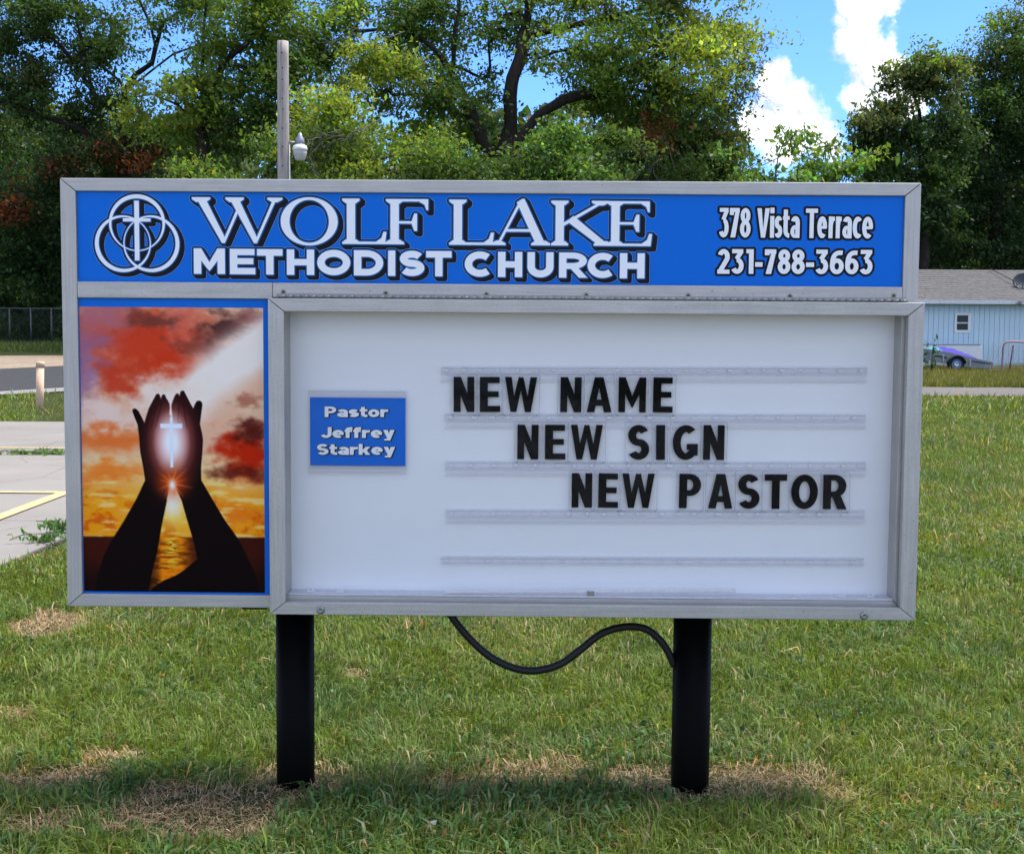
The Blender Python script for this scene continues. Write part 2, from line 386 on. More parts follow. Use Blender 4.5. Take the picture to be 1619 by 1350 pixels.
def serif(ch, a, _t=None):
    T, th, sf = .185, .055, .05
    P = lambda *p: (list(p), [])
    def foot(x, w, y, up, out=.10):            # bracketed slab serif at the end of a stem
        s = 1 if up else -1
        return P((x - out, y), (x + w + out, y), (x + w + out, y + s * sf * .8), (x + w + .02, y + s * .10), (x - .02, y + s * .10), (x - out, y + s * sf * .8))
    def arm_end(x, y, s, l=.22):                # beak at the end of an arm
        return P((x - .20, y), (x, y), (x + (.03 if s > 0 else -.0), y + s * l), (x - .035, y + s * l), (x - .08, y + s * l * .5), (x - .20, y + s * sf))
    if ch == 'L': return [(rect(.12, 0, .12 + T, 1), []), foot(.12, T, 1, False), foot(.12, T, 0, True), (rect(.1, 0, a - .05, sf), []), arm_end(a - .03, 0, 1, .27)]
    if ch == 'F': return [(rect(.12, 0, .12 + T, 1), []), foot(.12, T, 1, False), foot(.12, T, 0, True, .12), (rect(.1, 1 - sf, a - .05, 1), []), arm_end(a - .03, 1, -1, .24), (rect(.2, .46, a * .72, .46 + sf), []), P((a * .66, .30), (a * .72, .30), (a * .72, .68), (a * .66, .68), (a * .60, .52), (a * .60, .45))]
    if ch == 'E': return [(rect(.12, 0, .12 + T, 1), []), foot(.12, T, 1, False), foot(.12, T, 0, True), (rect(.1, 1 - sf, a - .08, 1), []), arm_end(a - .06, 1, -1, .24), (rect(.2, .48, a * .72, .48 + sf), []), P((a * .66, .32), (a * .72, .32), (a * .72, .70), (a * .66, .70), (a * .60, .54), (a * .60, .47)), (rect(.1, 0, a - .05, sf), []), arm_end(a - .03, 0, 1, .27)]
    if ch == 'O': return [(arc(a / 2, .49, a / 2, .53, 0, 360, 56), [arc(a / 2, .49, a / 2 - T * 1.05, .53 - th, 0, 360, 56)])]
    if ch == 'A': return [P((a - .10, 0), (a - .10 - T * 1.12, 0), (a / 2 - .10, .95), (a / 2 + .02, 1.03), (a / 2 + .07, 1.03)), P((.10, 0), (.10 + th * 1.1, 0), (a / 2 + .03, 1.0), (a / 2 - .05, .96)), (rect(a * .24, .30, a * .70, .30 + th), []), foot(.12, th, 0, True, .13), foot(a - .12 - T, T, 0, True, .12)]
    if ch == 'K': return [(rect(.12, 0, .12 + T, 1), []), foot(.12, T, 1, False), foot(.12, T, 0, True), P((.28, .42), (.28, .50), (a - .24, .97), (a - .14, .97)), foot(a - .28, .10, 1, False, .14), P((.38, .54), (.52, .66), (a - .05, .03), (a, 0), (a - .24, 0)), foot(a - .27, T, 0, True, .10)]
    if ch == 'W':
        m = a / 2
        return [P((.10, .98), (.10 + T * 1.05, .98), (a * .345 + .05, .08), (a * .345, 0), (a * .345 - .035, 0)), P((a * .345 - .03, 0), (a * .345 + .03, 0), (m + .04, .72), (m + .0, .78), (m - .03, .70)),
                P((m - .17, .98), (m - .17 + T * 1.08, .98), (a * .70 + .05, .08), (a * .70, 0), (a * .70 - .035, 0)), P((a * .70 - .03, 0), (a * .70 + .03, 0), (a - .13, .98), (a - .20, .98)),
                foot(.11, T, 1, False, .11), foot(m - .15, T, 1, False, .11), foot(a - .205, .07, 1, False, .13)]
    return []
def sd_poly(poly, X, Y):
    P = np.array(poly, float); Q = np.roll(P, -1, 0)
    d2 = np.full(X.shape, 1e9); wn = np.zeros(X.shape, np.int32)
    for (ax, ay), (bx, by) in zip(P, Q):
        ex, ey = bx - ax, by - ay; l2 = ex * ex + ey * ey
        if l2 < 1e-14: continue
        s = np.clip(((X - ax) * ex + (Y - ay) * ey) / l2, 0, 1)
        dx = X - ax - s * ex; dy = Y - ay - s * ey
        np.minimum(d2, dx * dx + dy * dy, out=d2)
        c = ex * (Y - ay) - ey * (X - ax)
        if ay <= by: wn += ((Y >= ay) & (Y < by) & (c > 0))
        else: wn -= ((Y < ay) & (Y >= by) & (c < 0))
    d = np.sqrt(d2); return np.where(wn != 0, -d, d)
def sd_shapes(shapes, X, Y):
    F = np.full(X.shape, 1e3)
    for outer, holes in shapes:
        d = sd_poly(outer, X, Y)
        for hl in holes: d = np.maximum(d, -sd_poly(hl, X, Y))
        F = np.minimum(F, d)
    return F
def contours(F, x0, y0, g, tol):
    """closed iso-lines of F = 0"""
    F = F + 1e-9; ny, nx = F.shape; ins = F < 0
    code = ins[:-1, :-1] * 1 + ins[:-1, 1:] * 2 + ins[1:, 1:] * 4 + ins[1:, :-1] * 8
    nxt = {}; pos = {}
    tab = {1: [(3, 0)], 2: [(0, 1)], 3: [(3, 1)], 4: [(1, 2)], 5: [(3, 0), (1, 2)], 6: [(0, 2)], 7: [(3, 2)], 8: [(2, 3)], 9: [(2, 0)], 10: [(0, 1), (2, 3)], 11: [(2, 1)], 12: [(1, 3)], 13: [(1, 0)], 14: [(0, 3)]}
    for j, i in zip(*np.nonzero((code > 0) & (code < 15))):
        def key(e): return ((0, j, i), (1, j, i + 1), (0, j + 1, i), (1, j, i))[e]
        for a, b in tab[int(code[j, i])]: nxt.setdefault(key(a), []).append(key(b))
    def pt(k):
        o, j, i = k
        if o == 0: u = F[j, i] / (F[j, i] - F[j, i + 1]); return (x0 + (i + u) * g, y0 + j * g)
        u = F[j, i] / (F[j, i] - F[j + 1, i]); return (x0 + i * g, y0 + (j + u) * g)
    loops = []
    while nxt:
        k0 = next(iter(nxt)); k = k0; lp = []
        while k in nxt:
            lp.append(pt(k)); l = nxt[k]; n2 = l.pop()
            if not l: del nxt[k]
            k = n2
            if k == k0: break
        if len(lp) > 5:
            lp = simplify(lp, tol)
            if len(lp) > 2: loops.append(lp)
    return loops
def simplify(lp, tol):
    P = np.array(lp); k = int(np.argmax(((P - P[0]) ** 2).sum(1)))
    def dp(a):
        keep = [0, len(a) - 1]; st = [(0, len(a) - 1)]
        while st:
            i, j = st.pop()
            if j - i < 2: continue
            e = a[j] - a[i]; L = np.hypot(*e) + 1e-12
            d = np.abs(e[0] * (a[i + 1:j, 1] - a[i, 1]) - e[1] * (a[i + 1:j, 0] - a[i, 0])) / L
            m = int(np.argmax(d))
            if d[m] > tol: keep.append(i + 1 + m); st += [(i, i + 1 + m), (i + 1 + m, j)]
        return [tuple(a[q]) for q in sorted(keep)]
    return dp(P[:k + 1])[:-1] + dp(np.vstack([P[k:], P[:1]]))[:-1]
def area2(lp): return sum(a[0] * b[1] - b[0] * a[1] for a, b in zip(lp, lp[1:] + lp[:1]))
def inside(p, lp):
    c = False; x, y = p
    for (ax, ay), (bx, by) in zip(lp, lp[1:] + lp[:1]):
        if (ay > y) != (by > y) and x < (bx - ax) * (y - ay) / (by - ay) + ax: c = not c
    return c
def fill(bm, loops, y, mi, thick=0.0):
    """flat faces (x,z) at depth y for contour loops with holes"""
    sg = [area2(l) for l in loops]
    big = max(sg, key=abs) if sg else 1
    outs = [l for l, s in zip(loops, sg) if s * big > 0]; holes = [l for l, s in zip(loops, sg) if s * big <= 0]
    grp = [[o] for o in outs]
    for hl in holes:
        c = [g for g in grp if inside(hl[0], g[0])]
        if c: min(c, key=lambda g: abs(area2(g[0]))).append(hl)
    for g in grp:
        tri = geometry.tessellate_polygon([[Vector((p[0], p[1], 0)) for p in l] for l in g])
        flat = [p for l in g for p in l]
        vs = [bm.verts.new((p[0], y, p[1])) for p in flat]
        for f in tri:
            try: q = bm.faces.new([vs[i] for i in f])
            except ValueError: continue
            q.material_index = mi
            q.normal_update()
            if q.normal.y > 0: q.normal_flip()
        if thick:
            for l, off in zip(g, np.cumsum([0] + [len(l) for l in g[:-1]])):
                bk = [bm.verts.new((p[0], y + thick, p[1])) for p in l]
                for i in range(len(l)):
                    j = (i + 1) % len(l)
                    q = bm.faces.new((vs[off + i], vs[off + j], bk[j], bk[i])); q.material_index = mi
def glyph_field(items, font, tv, th, g, pad):
    """items: (char, x0, x1, z0, z1) in metres -> distance field on one grid for the whole line"""
    X0 = min(i[1] for i in items) - pad; X1 = max(i[2] for i in items) + pad
    Z0 = min(i[3] for i in items) - pad; Z1 = max(i[4] for i in items) + pad
    zd = max(i[4] - i[3] for i in items) * .28 if any(i[0] in 'y' for i in items) else 0
    Z0 -= zd
    nx = int((X1 - X0) / g) + 2; nz = int((Z1 - Z0) / g) + 2
    Fd = np.full((nz, nx), 1e3)
    for ch, x0, x1, z0, z1 in items:
        Hh = z1 - z0; k = tv / th if font is sans else 1.0
        a = (x1 - x0) / Hh / k
        shp = font(ch, a, th)
        shp = [([(x0 + p[0] * k * Hh, z0 + p[1] * Hh) for p in o], [[(x0 + p[0] * k * Hh, z0 + p[1] * Hh) for p in q] for q in hs]) for o, hs in shp]
        i0 = max(0, int((x0 - pad - X0) / g)); i1 = min(nx, int((x1 + pad - X0) / g) + 2)
        X, Z = np.meshgrid(X0 + np.arange(i0, i1) * g, Z0 + np.arange(nz) * g)
        Fd[:, i0:i1] = np.minimum(Fd[:, i0:i1], sd_shapes(shp, X, Z))
    return Fd, X0, Z0
def swept(Fd, g, dx, dz):
    n = max(abs(int(dx / g)), abs(int(dz / g)), 1); S = Fd.copy()
    for k in range(1, n + 1):
        i = int(round(dx / g * k / n)); j = int(round(dz / g * k / n))
        sh = np.full_like(Fd, 1e3)
        ys, yd = (slice(0, Fd.shape[0] - j), slice(j, None)) if j >= 0 else (slice(-j, None), slice(0, Fd.shape[0] + j))
        xs, xd = (slice(0, Fd.shape[1] - i), slice(i, None)) if i >= 0 else (slice(-i, None), slice(0, Fd.shape[1] + i))
        sh[yd, xd] = Fd[ys, xs]; S = np.minimum(S, sh)
    return S
def layered(bm, Fd, X0, Z0, g, y, layers):
    """layers: (offset, sweep or None, material index, depth step)"""
    for off, sw, mi, dy in layers:
        A = swept(Fd, g, *sw) if sw else Fd
        fill(bm, contours(A - off, X0, Z0, g, g * .22), y - dy, mi)

# ------------------------------------------------------------------ the sign: one root at its base, x to the right, z up, -y towards the viewer
SG_X, SG_D, SG_YAW = -0.0701, 3.4409, 0.0101
SIGN = empty('church_sign', (SG_X, SG_D, 0), -SG_YAW)
tag(SIGN, 'wide aluminium framed church sign with blue header and white letter board on black posts', 'sign')
SG_M = Matrix.Translation((SG_X, SG_D, 0)) @ Matrix.Rotation(-SG_YAW, 4, 'Z')
SG_I = SG_M.inverted()
def sp(px, py, y=0.0):
    """photo pixel -> (x, z) on the sign plane at local depth y"""
    o = SG_I @ Vector((0, 0, CAM_Z)); d = SG_I.to_3x3() @ ray(px, py)
    k = (y - o.y) / d.y; p = o + d * k
    return p.x, p.z

def metal(name, axis):
    m, t, out = material(name)
    co = coords(t)
    st = (1.5, 60, 60) if axis == 'h' else (60, 60, 1.5)
    streak = t.noise(t.mapping(co, st), 3.0, 5, 0.6); blot = t.noise(co, 9.0, 5, 0.6); fine = t.noise(co, 420.0, 3, 0.6)
    c = t.ramp(t.math('ADD', t.math('MULTIPLY', streak, 0.5), t.math('MULTIPLY', fine, 0.5)), [(0.32, (0.37, 0.356, 0.330)), (0.68, (0.60, 0.58, 0.545))])
    c = t.mix(t.math('MULTIPLY', t.ramp(blot, [(0.45, 0.0), (0.75, 1.0)]), 0.45), c, (0.40, 0.39, 0.37))
    spots = t.ramp(t.noise(t.mapping(co, (1, 1, 1), (5, 2, 1)), 95.0, 2, 0.5), [(0.70, 0.0), (0.76, 1.0)])
    c = t.mix(t.math('MULTIPLY', spots, 0.55), c, (0.12, 0.11, 0.10))
    r = t.math('ADD', 0.42, t.math('MULTIPLY', blot, 0.22))
    principled(t, out, c, r, 0.5, 0.5, t.bump(t.math('ADD', streak, t.math('MULTIPLY', fine, 0.5)), 0.12, 0.002)); return m
M_ALH, M_ALV = metal('aluminium_horizontal', 'h'), metal('aluminium_vertical', 'v')
M_CAB = speckle('cabinet_sheet', (0.32, 0.33, 0.33), 0.1, 40, 0.5, 0.5)
M_BLUE = speckle('blue_vinyl', (0.0006, 0.150, 0.66), 0.03, 60, 0.45, 0, 0.15, 0.0)
M_BLACKV = speckle('black_vinyl', (0.006, 0.006, 0.008), 0.1, 60, 0.45, 0, 0.15)
M_WHITEV = speckle('white_vinyl', (0.90, 0.915, 0.93), 0.02, 60, 0.45, 0, 0.15)
M_EDGEV = speckle('edge_blue_vinyl', (0.02, 0.17, 0.48), 0.05, 60, 0.45, 0, 0.15)
M_PALEV = speckle('pale_blue_vinyl', (0.16, 0.36, 0.75), 0.05, 60, 0.45, 0, 0.15)
M_BOARD = speckle('white_board', (0.88, 0.885, 0.89), 0.012, 12, 0.4, 0, 0.4, 0.0)
M_POST = speckle('black_post_paint', (0.0022, 0.0022, 0.0022), 0.2, 25, 0.45, 0, 0.05, 0.05)
M_CABLE = speckle('black_cable', (0.012, 0.012, 0.012), 0.2, 60, 0.55, 0, 0.4, 0.4)
M_PANE = thin_clear('acrylic_pane', (0.99, 0.993, 0.996), 0.22, 0.0, 0.02, (.75, .78, .82))
_t = N(M_PANE.node_tree); _c = coords(_t); _mh = [n for n in _t.n if n.type == 'MIX_SHADER' and abs(n.inputs[0].default_value - .02) < 1e-4][0]
_w = _t.noise(_t.mapping(_c, (1, 1, 2.2), (0, 0, 0), (0, .5, 0)), 2.2, 6, .62, 1.2)
_t.link(_t.math('MULTIPLY', _t.ramp(_w, [(.42, 0.0), (.72, 1.0)]), .02), _mh.inputs[0])
M_TRACK = thin_clear('clear_track', (0.990, 0.988, 0.999), 0.3, 0.12, 0.0, (0.80, 0.80, 0.92))
M_TRACKLIP = thin_clear('clear_track_lip', (0.992, 0.99, 0.999), 0.3, 0.1, 0.0, (0.80, 0.80, 0.9))
M_TRACKEDGE = thin_clear('clear_track_edge', (0.97, 0.97, 0.99), 0.6, 0.1, 0.75, (0.93, 0.93, 0.97))
M_TILE = thin_clear('clear_letter_plate', (0.985, 0.987, 0.99), 0.35, 0.04, 0.0)
M_TILEEDGE = thin_clear('clear_plate_edge', (0.62, 0.64, 0.72), 1.2, 0.1, 0.5, (0.52, 0.55, 0.66))
M_STEEL = speckle('steel_fitting', (0.32, 0.32, 0.31), 0.25, 160, 0.4, 0.8, 0.5, 0.1)
M_RUST = speckle('rusty_screw', (0.10, 0.07, 0.05), 0.4, 200, 0.7, 0.4)
M_GLUE = speckle('rust_ring', (0.36, 0.33, 0.30), 0.15, 200, 0.6, 0.3)

# outline of the cabinet on the sign plane
WX = 1.22; ZT = CAM_Z + 0.463; ZB = ZT - 1.231
RW = 0.044; RT = 0.036; RB = 0.037
CAB_D = 0.30
zm1 = (sp(120, 444)[1] + sp(1430, 455)[1]) / 2; zm0 = zm1 - 0.046          # middle rail
dx0, dx1, dzt, dzb = -0.6234, 1.2305, ZT - 0.3367, ZT - 1.2427              # door outline
obj('cabinet', boxm(-WX + .004, WX - .004, 0.0725, CAB_D, ZB + .004, ZT - .004, 0.004), M_CAB, SIGN)
def rail(name, poly, y0, y1, m, parent, bevel=0.0022):
    return obj(name, prism(bmesh.new(), poly, y0, y1, bevel), m, parent)
e = 0.0006
rail('frame_rail', [(-WX, ZT), (WX, ZT), (WX - RW - e, ZT - RT), (-WX + RW + e, ZT - RT)], 0, .072, M_ALH, SIGN)
rail('frame_rail', [(-WX, ZB), (-WX, ZT - e * 2), (-WX + RW, ZT - RT - e * 2), (-WX + RW, ZB + RB + e)], 0, .072, M_ALV, SIGN)
rail('frame_rail', [(WX, ZT - e * 2), (WX, ZB), (WX - RW, ZB + RB + e), (WX - RW, ZT - RT - e * 2)], 0, .072, M_ALV, SIGN)
rail('frame_rail', [(-WX + e * 2, ZB), (-WX + RW + e, ZB + RB), (WX - RW - e, ZB + RB), (WX - e * 2, ZB)], 0, .072, M_ALH, SIGN)
mid_a = sp(431, 460)[0]
rail('middle_rail', [(-WX + RW + .001, zm0), (mid_a, zm0), (mid_a, zm1), (-WX + RW + .001, zm1)], -.001, .072, M_ALH, SIGN)
rail('middle_rail', [(mid_a + .001, dzt + .003), (WX - RW - .001, dzt + .003), (WX - RW - .001, zm1), (mid_a + .001, zm1)], -.003, .072, M_ALH, SIGN)
dvx = dx0 + 0.012
rail('divider_rail', [(dvx, ZB + RB + .001), (dx0 + .0445, ZB + RB + .001), (dx0 + .0445, zm0 - .001), (dvx, zm0 - .001)], .001, .072, M_ALV, SIGN)
# header panel (blue vinyl) and poster panel sit 9 mm back from the rails
header = obj('header_panel', boxm(-WX + RW + .001, WX - RW - .001, .009, .030, zm1 + .0005, ZT - RT - .0005), M_BLUE, SIGN)
hy = 0.009
def line_items(chars, z_px, y):
    """chars: (char, px0, px1); z_px: (top px, bottom px) at the left and right end of the line"""
    (tl, bl), (tr, br) = z_px; xl, xr = chars[0][1], chars[-1][2]; out = []
    for ch, a, b in chars:
        m = (a + b) / 2; k = (m - xl) / (xr - xl); tp = tl + (tr - tl) * k; bp = bl + (br - bl) * k
        xa, _ = sp(a, (tp + bp) / 2, y); xb, _ = sp(b, (tp + bp) / 2, y)
        out.append((ch, xa, xb, sp(m, bp, y)[1], sp(m, tp, y)[1]))
    return out
LET = [M_BLACKV, M_EDGEV, M_WHITEV, M_PALEV]
g = 0.0009
def lettering(items, font, tv, th, layers, parent, y, name='lettering', gg=g):
    Fd, X0, Z0 = glyph_field(items, font, tv, th, gg, 0.035)
    bm = bmesh.new(); layered(bm, Fd, X0, Z0, gg, y, layers); return obj(name, bm, LET, parent)
it = line_items([('W', 304, 447), ('O', 444, 534), ('L', 540, 611), ('F', 609, 679), ('L', 709, 781), ('A', 778, 870), ('K', 870, 965), ('E', 958, 1031)], ((312, 384), (319, 389.5)), hy)
o = lettering(it, serif, 1, 1, [(.0080, (.0095, -.009), 3, .0004), (.0068, (.0095, -.009), 0, .0008), (.0032, None, 1, .0012), (0.0, None, 2, .0016)], header, hy)
tag(o, 'large white serif lettering with black block shadow')
it = line_items([('M', 307, 356), ('E', 364, 404), ('T', 407, 447), ('H', 454, 497), ('O', 502, 554), ('D', 560, 606), ('I', 614, 625), ('S', 632, 671), ('T', 674, 714), ('C', 735, 780), ('H', 787.6, 825.6), ('U', 834, 875), ('R', 884, 929), ('C', 929, 974), ('H', 980, 1019)], ((393, 433), (401, 440.5)), hy)
o = lettering(it, sans, .29, .27, [(.0072, (.0085, -.0085), 3, .0022), (.0060, (.0085, -.0085), 0, .0026), (.0028, None, 1, .0030), (0.0, None, 2, .0034)], header, hy)
tag(o, 'bold white sans lettering line with black block shadow')
z3 = lambda v: 1020 + .2841 * v
cs = [('3', 412, 465), ('7', 470, 525), ('8', 528, 587), ('V', 622, 692), ('i', 695, 718), ('s', 720, 763), ('t', 766, 803), ('a', 809, 860), ('T', 893, 960), ('e', 958, 1012), ('r', 1021, 1055), ('r', 1061, 1093), ('a', 1098, 1150), ('c', 1155, 1207), ('e', 1208, 1268)]
it = line_items([(c, z3(a), z3(b)) for c, a, b in cs], ((329, 375.5), (331, 377.5)), hy)
tag(lettering(it, sans, .140, .150, [(.0066, None, 0, .0008), (0.0, None, 2, .0014)], header, hy, gg=.0007), 'narrow white street address line outlined in black')
cs = [('2', 402, 470), ('3', 480, 548), ('1', 562, 603), ('-', 612, 653), ('7', 665, 728), ('8', 738, 808), ('8', 815, 888), ('-', 895, 940), ('3', 948, 1018), ('6', 1028, 1105), ('6', 1113, 1187), ('3', 1195, 1265)]
it = line_items([(c, z3(a), z3(b)) for c, a, b in cs], ((394, 433), (395.5, 434)), hy)
tag(lettering(it, sans, .190, .185, [(.0066, None, 0, .0008), (0.0, None, 2, .0014)], header, hy, gg=.0007), 'white telephone number outlined in black')
# emblem: three interlocking rings round a cross
def emblem():
    z1 = lambda x, z: sp(80 + .3088 * x, 270 + .3088 * z, hy)
    sc = abs(z1(543, 375)[0] - z1(443, 375)[0]) / 100
    shp = []
    ctr = (443, 335)
    for cx, cz in ((443, 267), (371, 375), (517, 375)):
        dx, dz = ctr[0] - cx, ctr[1] - cz; L = math.hypot(dx, dz)
        X, Z = z1(cx, cz); Xi, Zi = z1(cx + dx / L * 8, cz + dz / L * 8)
        shp.append((arc(X, Z, 143 * sc, 143 * sc, 0, 360, 90), [arc(Xi, Zi, 131 * sc, 131 * sc, 0, 360, 90)]))
    for a, b, c, d in ((433, 155, 452, 460), (372, 245, 512, 260)):
        x0, y0 = z1(a, d); x1, y1 = z1(c, b); shp.append((rect(x0, y0, x1, y1), []))
    gg = .0008; x0, zt = z1(190, 90); x1, zb = z1(720, 570)
    X, Z = np.meshgrid(np.arange(x0, x1, gg), np.arange(zb, zt, gg))
    Fd = sd_shapes(shp, X, Z); bm = bmesh.new()
    layered(bm, Fd, x0, zb, gg, hy, [(.0075, (.009, -.007), 3, .0004), (.0064, (.009, -.007), 0, .0008), (.0026, None, 1, .0012), (0.0, None, 2, .0016)])
    tag(obj('emblem', bm, LET, header), 'white emblem of three interlocking rings round a slender cross')
emblem()

# poster: blue border panel with a printed sunset, two raised hands and a cross
pz0, pz1 = ZB + RB + .0005, zm0 - .0005
poster = obj('poster_panel', boxm(-WX + RW + .001, dvx - .001, .009, .030, pz0, pz1), M_BLUE, SIGN)
def poster_print():
    nx, nz = 300, 468
    Zx, Zy = np.meshgrid(np.linspace(68, 814, nx), np.linspace(55, 1215, nz))      # print measured in picture units
    def mixc(C, col, w): return C * (1 - w[..., None]) + np.array(col) / 255. * w[..., None]
    def blob(cx, cy, rx, ry, wob=.35, seed=1, p=1.0, sc=70.):
        qx = Zx + (vnoise(Zx / 75 + seed * 3.1, Zy / 48 + seed, seed, 5, .6) - .5) * 190 * min(1, rx / 120); qy = Zy + (vnoise(Zx / 75 + 40 + seed * 1.7, Zy / 48, seed + 50, 5, .6) - .5) * 130 * min(1, ry / 70)
        n = vnoise(Zx / 40 + seed * 7, Zy / 26, seed, 5, .6) - .5
        d = np.sqrt(((qx - cx) / rx) ** 2 + ((qy - cy) / ry) ** 2) + n * wob * 1.3
        return np.clip(sstep(0, 1, (1.25 - d) / .95), 0, 1)
    f1 = vnoise(Zx / 130, Zy / 95, 3, 6, .55); f2 = vnoise(Zx / 60 + 4, Zy / 34, 9, 5, .55)
    C = np.zeros(Zx.shape + (3,)); C[:] = np.array((240, 186, 150)) / 255
    C = mixc(C, (214, 66, 36), blob(330, 190, 360, 190, .30, 2))
    C = mixc(C, (196, 96, 92), blob(130, 140, 140, 150, .3, 4) * .8)
    C = mixc(C, (150, 106, 150), blob(70, 300, 110, 190, .35, 5) * .75)
    C = mixc(C, (176, 112, 128), blob(170, 90, 160, 70, .35, 6) * .6)
    C = mixc(C, (214, 58, 26), blob(430, 290, 120, 75, .5, 7))
    C = mixc(C, (206, 62, 34), blob(235, 340, 110, 90, .5, 8) * .9)
    C = mixc(C, (226, 110, 90), blob(500, 110, 100, 90, .5, 18) * .7)
    C = mixc(C, (84, 44, 40), blob(660, 130, 120, 75, .5, 10))
    C = mixc(C, (118, 50, 40), blob(560, 210, 120, 60, .5, 11) * .7)
    C = mixc(C, (96, 56, 50), blob(350, 110, 110, 55, .6, 12) * .7)
    C = mixc(C, (120, 48, 44), blob(760, 95, 80, 50, .5, 14) * .8)
    band = np.exp(-(((Zy - (430 - (Zx - 480) * .72)) / 105) ** 2)) * sstep(380, 560, Zx)
    C = mixc(C, (252, 240, 226), np.clip(band * 1.5 * (.6 + .8 * f1), 0, 1))
    C = mixc(C, (252, 232, 214), np.clip(blob(440, 430, 190, 120, .4, 13) * 1.0, 0, 1))
    C = mixc(C, (246, 216, 200), blob(150, 500, 150, 70, .5, 15) * .9)
    C = mixc(C, (240, 112, 40), blob(200, 600, 170, 75, .6, 16) * .9)
    C = mixc(C, (240, 210, 170), blob(760, 440, 90, 50, .5, 17) * .8)
    C = mixc(C, (176, 92, 70), blob(750, 430, 70, 34, .6, 27) * .75)
    low = sstep(560, 800, Zy)
    C = mixc(C, (250, 222, 160), sstep(600, 690, Zy) * (1 - sstep(760, 840, Zy)) * (.4 + .6 * f2))
    C = mixc(C, (255, 160, 16), sstep(690, 860, Zy) * (.60 + .75 * f2).clip(0, 1)); C = mixc(C, (250, 120, 24), blob(180, 720, 200, 50, .4, 41) * .8); C = mixc(C, (246, 120, 20), blob(700, 900, 190, 50, .4, 42) * .8)
    C = mixc(C, (226, 92, 10), sstep(.52, .66, f2) * sstep(740, 860, Zy) * .8)
    C = mixc(C, (255, 226, 140), sstep(.56, .7, vnoise(Zx / 90, Zy / 16, 21, 4)) * sstep(640, 760, Zy) * .75)
    C = mixc(C, (198, 40, 10), blob(730, 640, 140, 105, .45, 19))
    C = mixc(C, (84, 22, 14), blob(770, 560, 110, 48, .5, 20) * .9)
    C = mixc(C, (96, 24, 12), blob(740, 725, 140, 36, .5, 22) * .85)
    def soft(A, n):
        for ax in (0, 1):
            P_ = np.pad(A, [(n, n) if a_ == ax else (0, 0) for a_ in range(3)], mode='edge'); A = sum(np.take(P_, range(k_, k_ + A.shape[ax]), ax) for k_ in range(2 * n + 1)) / (2 * n + 1)
        return A
    C = soft(C, 1)
    # sea below the horizon
    sea = sstep(982, 992, Zy + (f2 - .5) * 6)
    C = mixc(C, (66, 20, 10), sea); C = mixc(C, (30, 10, 8), sea * sstep(1040, 1200, Zy))
    gl = np.exp(-((Zx - 432) / 62) ** 2)
    C = mixc(C, (255, 138, 8), sea * np.clip(gl * 1.5, 0, 1) * (.45 + .55 * sstep(.35, .6, vnoise(Zx / 40, Zy / 9, 31, 3))))
    C = mixc(C, (255, 206, 60), sea * np.exp(-((Zx - 432) / 26) ** 2) * sstep(.4, .6, vnoise(Zx / 30, Zy / 7, 33, 3)) * (1 - sstep(1060, 1160, Zy)))
    sunset = np.exp(-(((Zx - 437) / 120) ** 2 + ((Zy - 860) / 90) ** 2))
    C = mixc(C, (255, 214, 70), np.clip(sunset * 1.2, 0, 1) * (1 - sea) * .9)
    C = mixc(C, (255, 250, 240), np.exp(-(((Zx - 437) / 42) ** 2 + ((Zy - 850) / 60) ** 2)) * (1 - sea))
    # silhouettes
    hill = [(330, 1230), (352, 1196), (400, 1165), (440, 1150), (480, 1125), (510, 1100), (545, 1070), (600, 1090), (640, 1230)]
    aL = [(325, 757), (290, 830), (235, 925), (180, 1010), (150, 1070), (125, 1150), (110, 1230), (330, 1230), (345, 1150), (372, 1050), (392, 940), (412, 850), (424, 790), (436, 742)]
    aR = [(555, 752), (600, 830), (650, 915), (700, 985), (735, 1050), (770, 1130), (800, 1230), (560, 1230), (545, 1110), (520, 1000), (494, 910), (475, 840), (452, 785), (438, 742)]
    hL = [(326, 760), (318, 700), (307, 640), (303, 575), (298, 530), (284, 495), (277, 474), (281, 465), (291, 464), (302, 474), (316, 500), (326, 522), (332, 500), (345, 462), (365, 425), (376, 405), (386, 403), (391, 410), (394, 424), (398, 412), (404, 405), (412, 408), (416, 420), (424, 432), (430, 445), (431, 462), (428, 486), (437, 500), (437, 760)]
    hR = [(436, 500), (441, 492), (438, 470), (437, 450), (442, 434), (450, 414), (457, 403), (466, 402), (471, 412), (474, 396), (481, 390), (489, 391), (500, 412), (514, 440), (526, 462), (533, 445), (541, 432), (552, 430), (562, 436), (564, 448), (558, 490), (553, 525), (562, 565), (565, 590), (562, 640), (556, 700), (556, 760), (436, 762)]
    D = np.minimum.reduce([sd_poly(p, Zx, Zy) for p in (hill, aL, aR, hL, hR)])
    k = sstep(1.8, -1.8, D)
    k = np.clip((1.8 - D) / 3.6, 0, 1)
    Sil = np.zeros_like(C); Sil[:] = np.array((17, 7, 8)) / 255
    gr = np.sqrt(((Zx - 436) / 105.) ** 2 + ((Zy - 600) / 170.) ** 2)
    Sil = mixc(Sil, (112, 42, 38), np.clip(1.45 - gr, 0, 1)); Sil = mixc(Sil, (214, 122, 110), np.clip(1.3 - gr * 1.3, 0, 1))
    for x0, x1, y0, y1 in ((352, 388, 545, 425), (372, 402, 540, 425), (462, 470, 540, 415), (500, 480, 545, 405)):      # finger creases
        d = sd_poly(stroke([(x0, y0), (x1, y1)], 2.0), Zx, Zy); Sil = mixc(Sil, (30, 10, 12), np.clip(1 - d / 3, 0, 1) * .4)
    C = C * (1 - k[..., None]) + Sil * k[..., None]
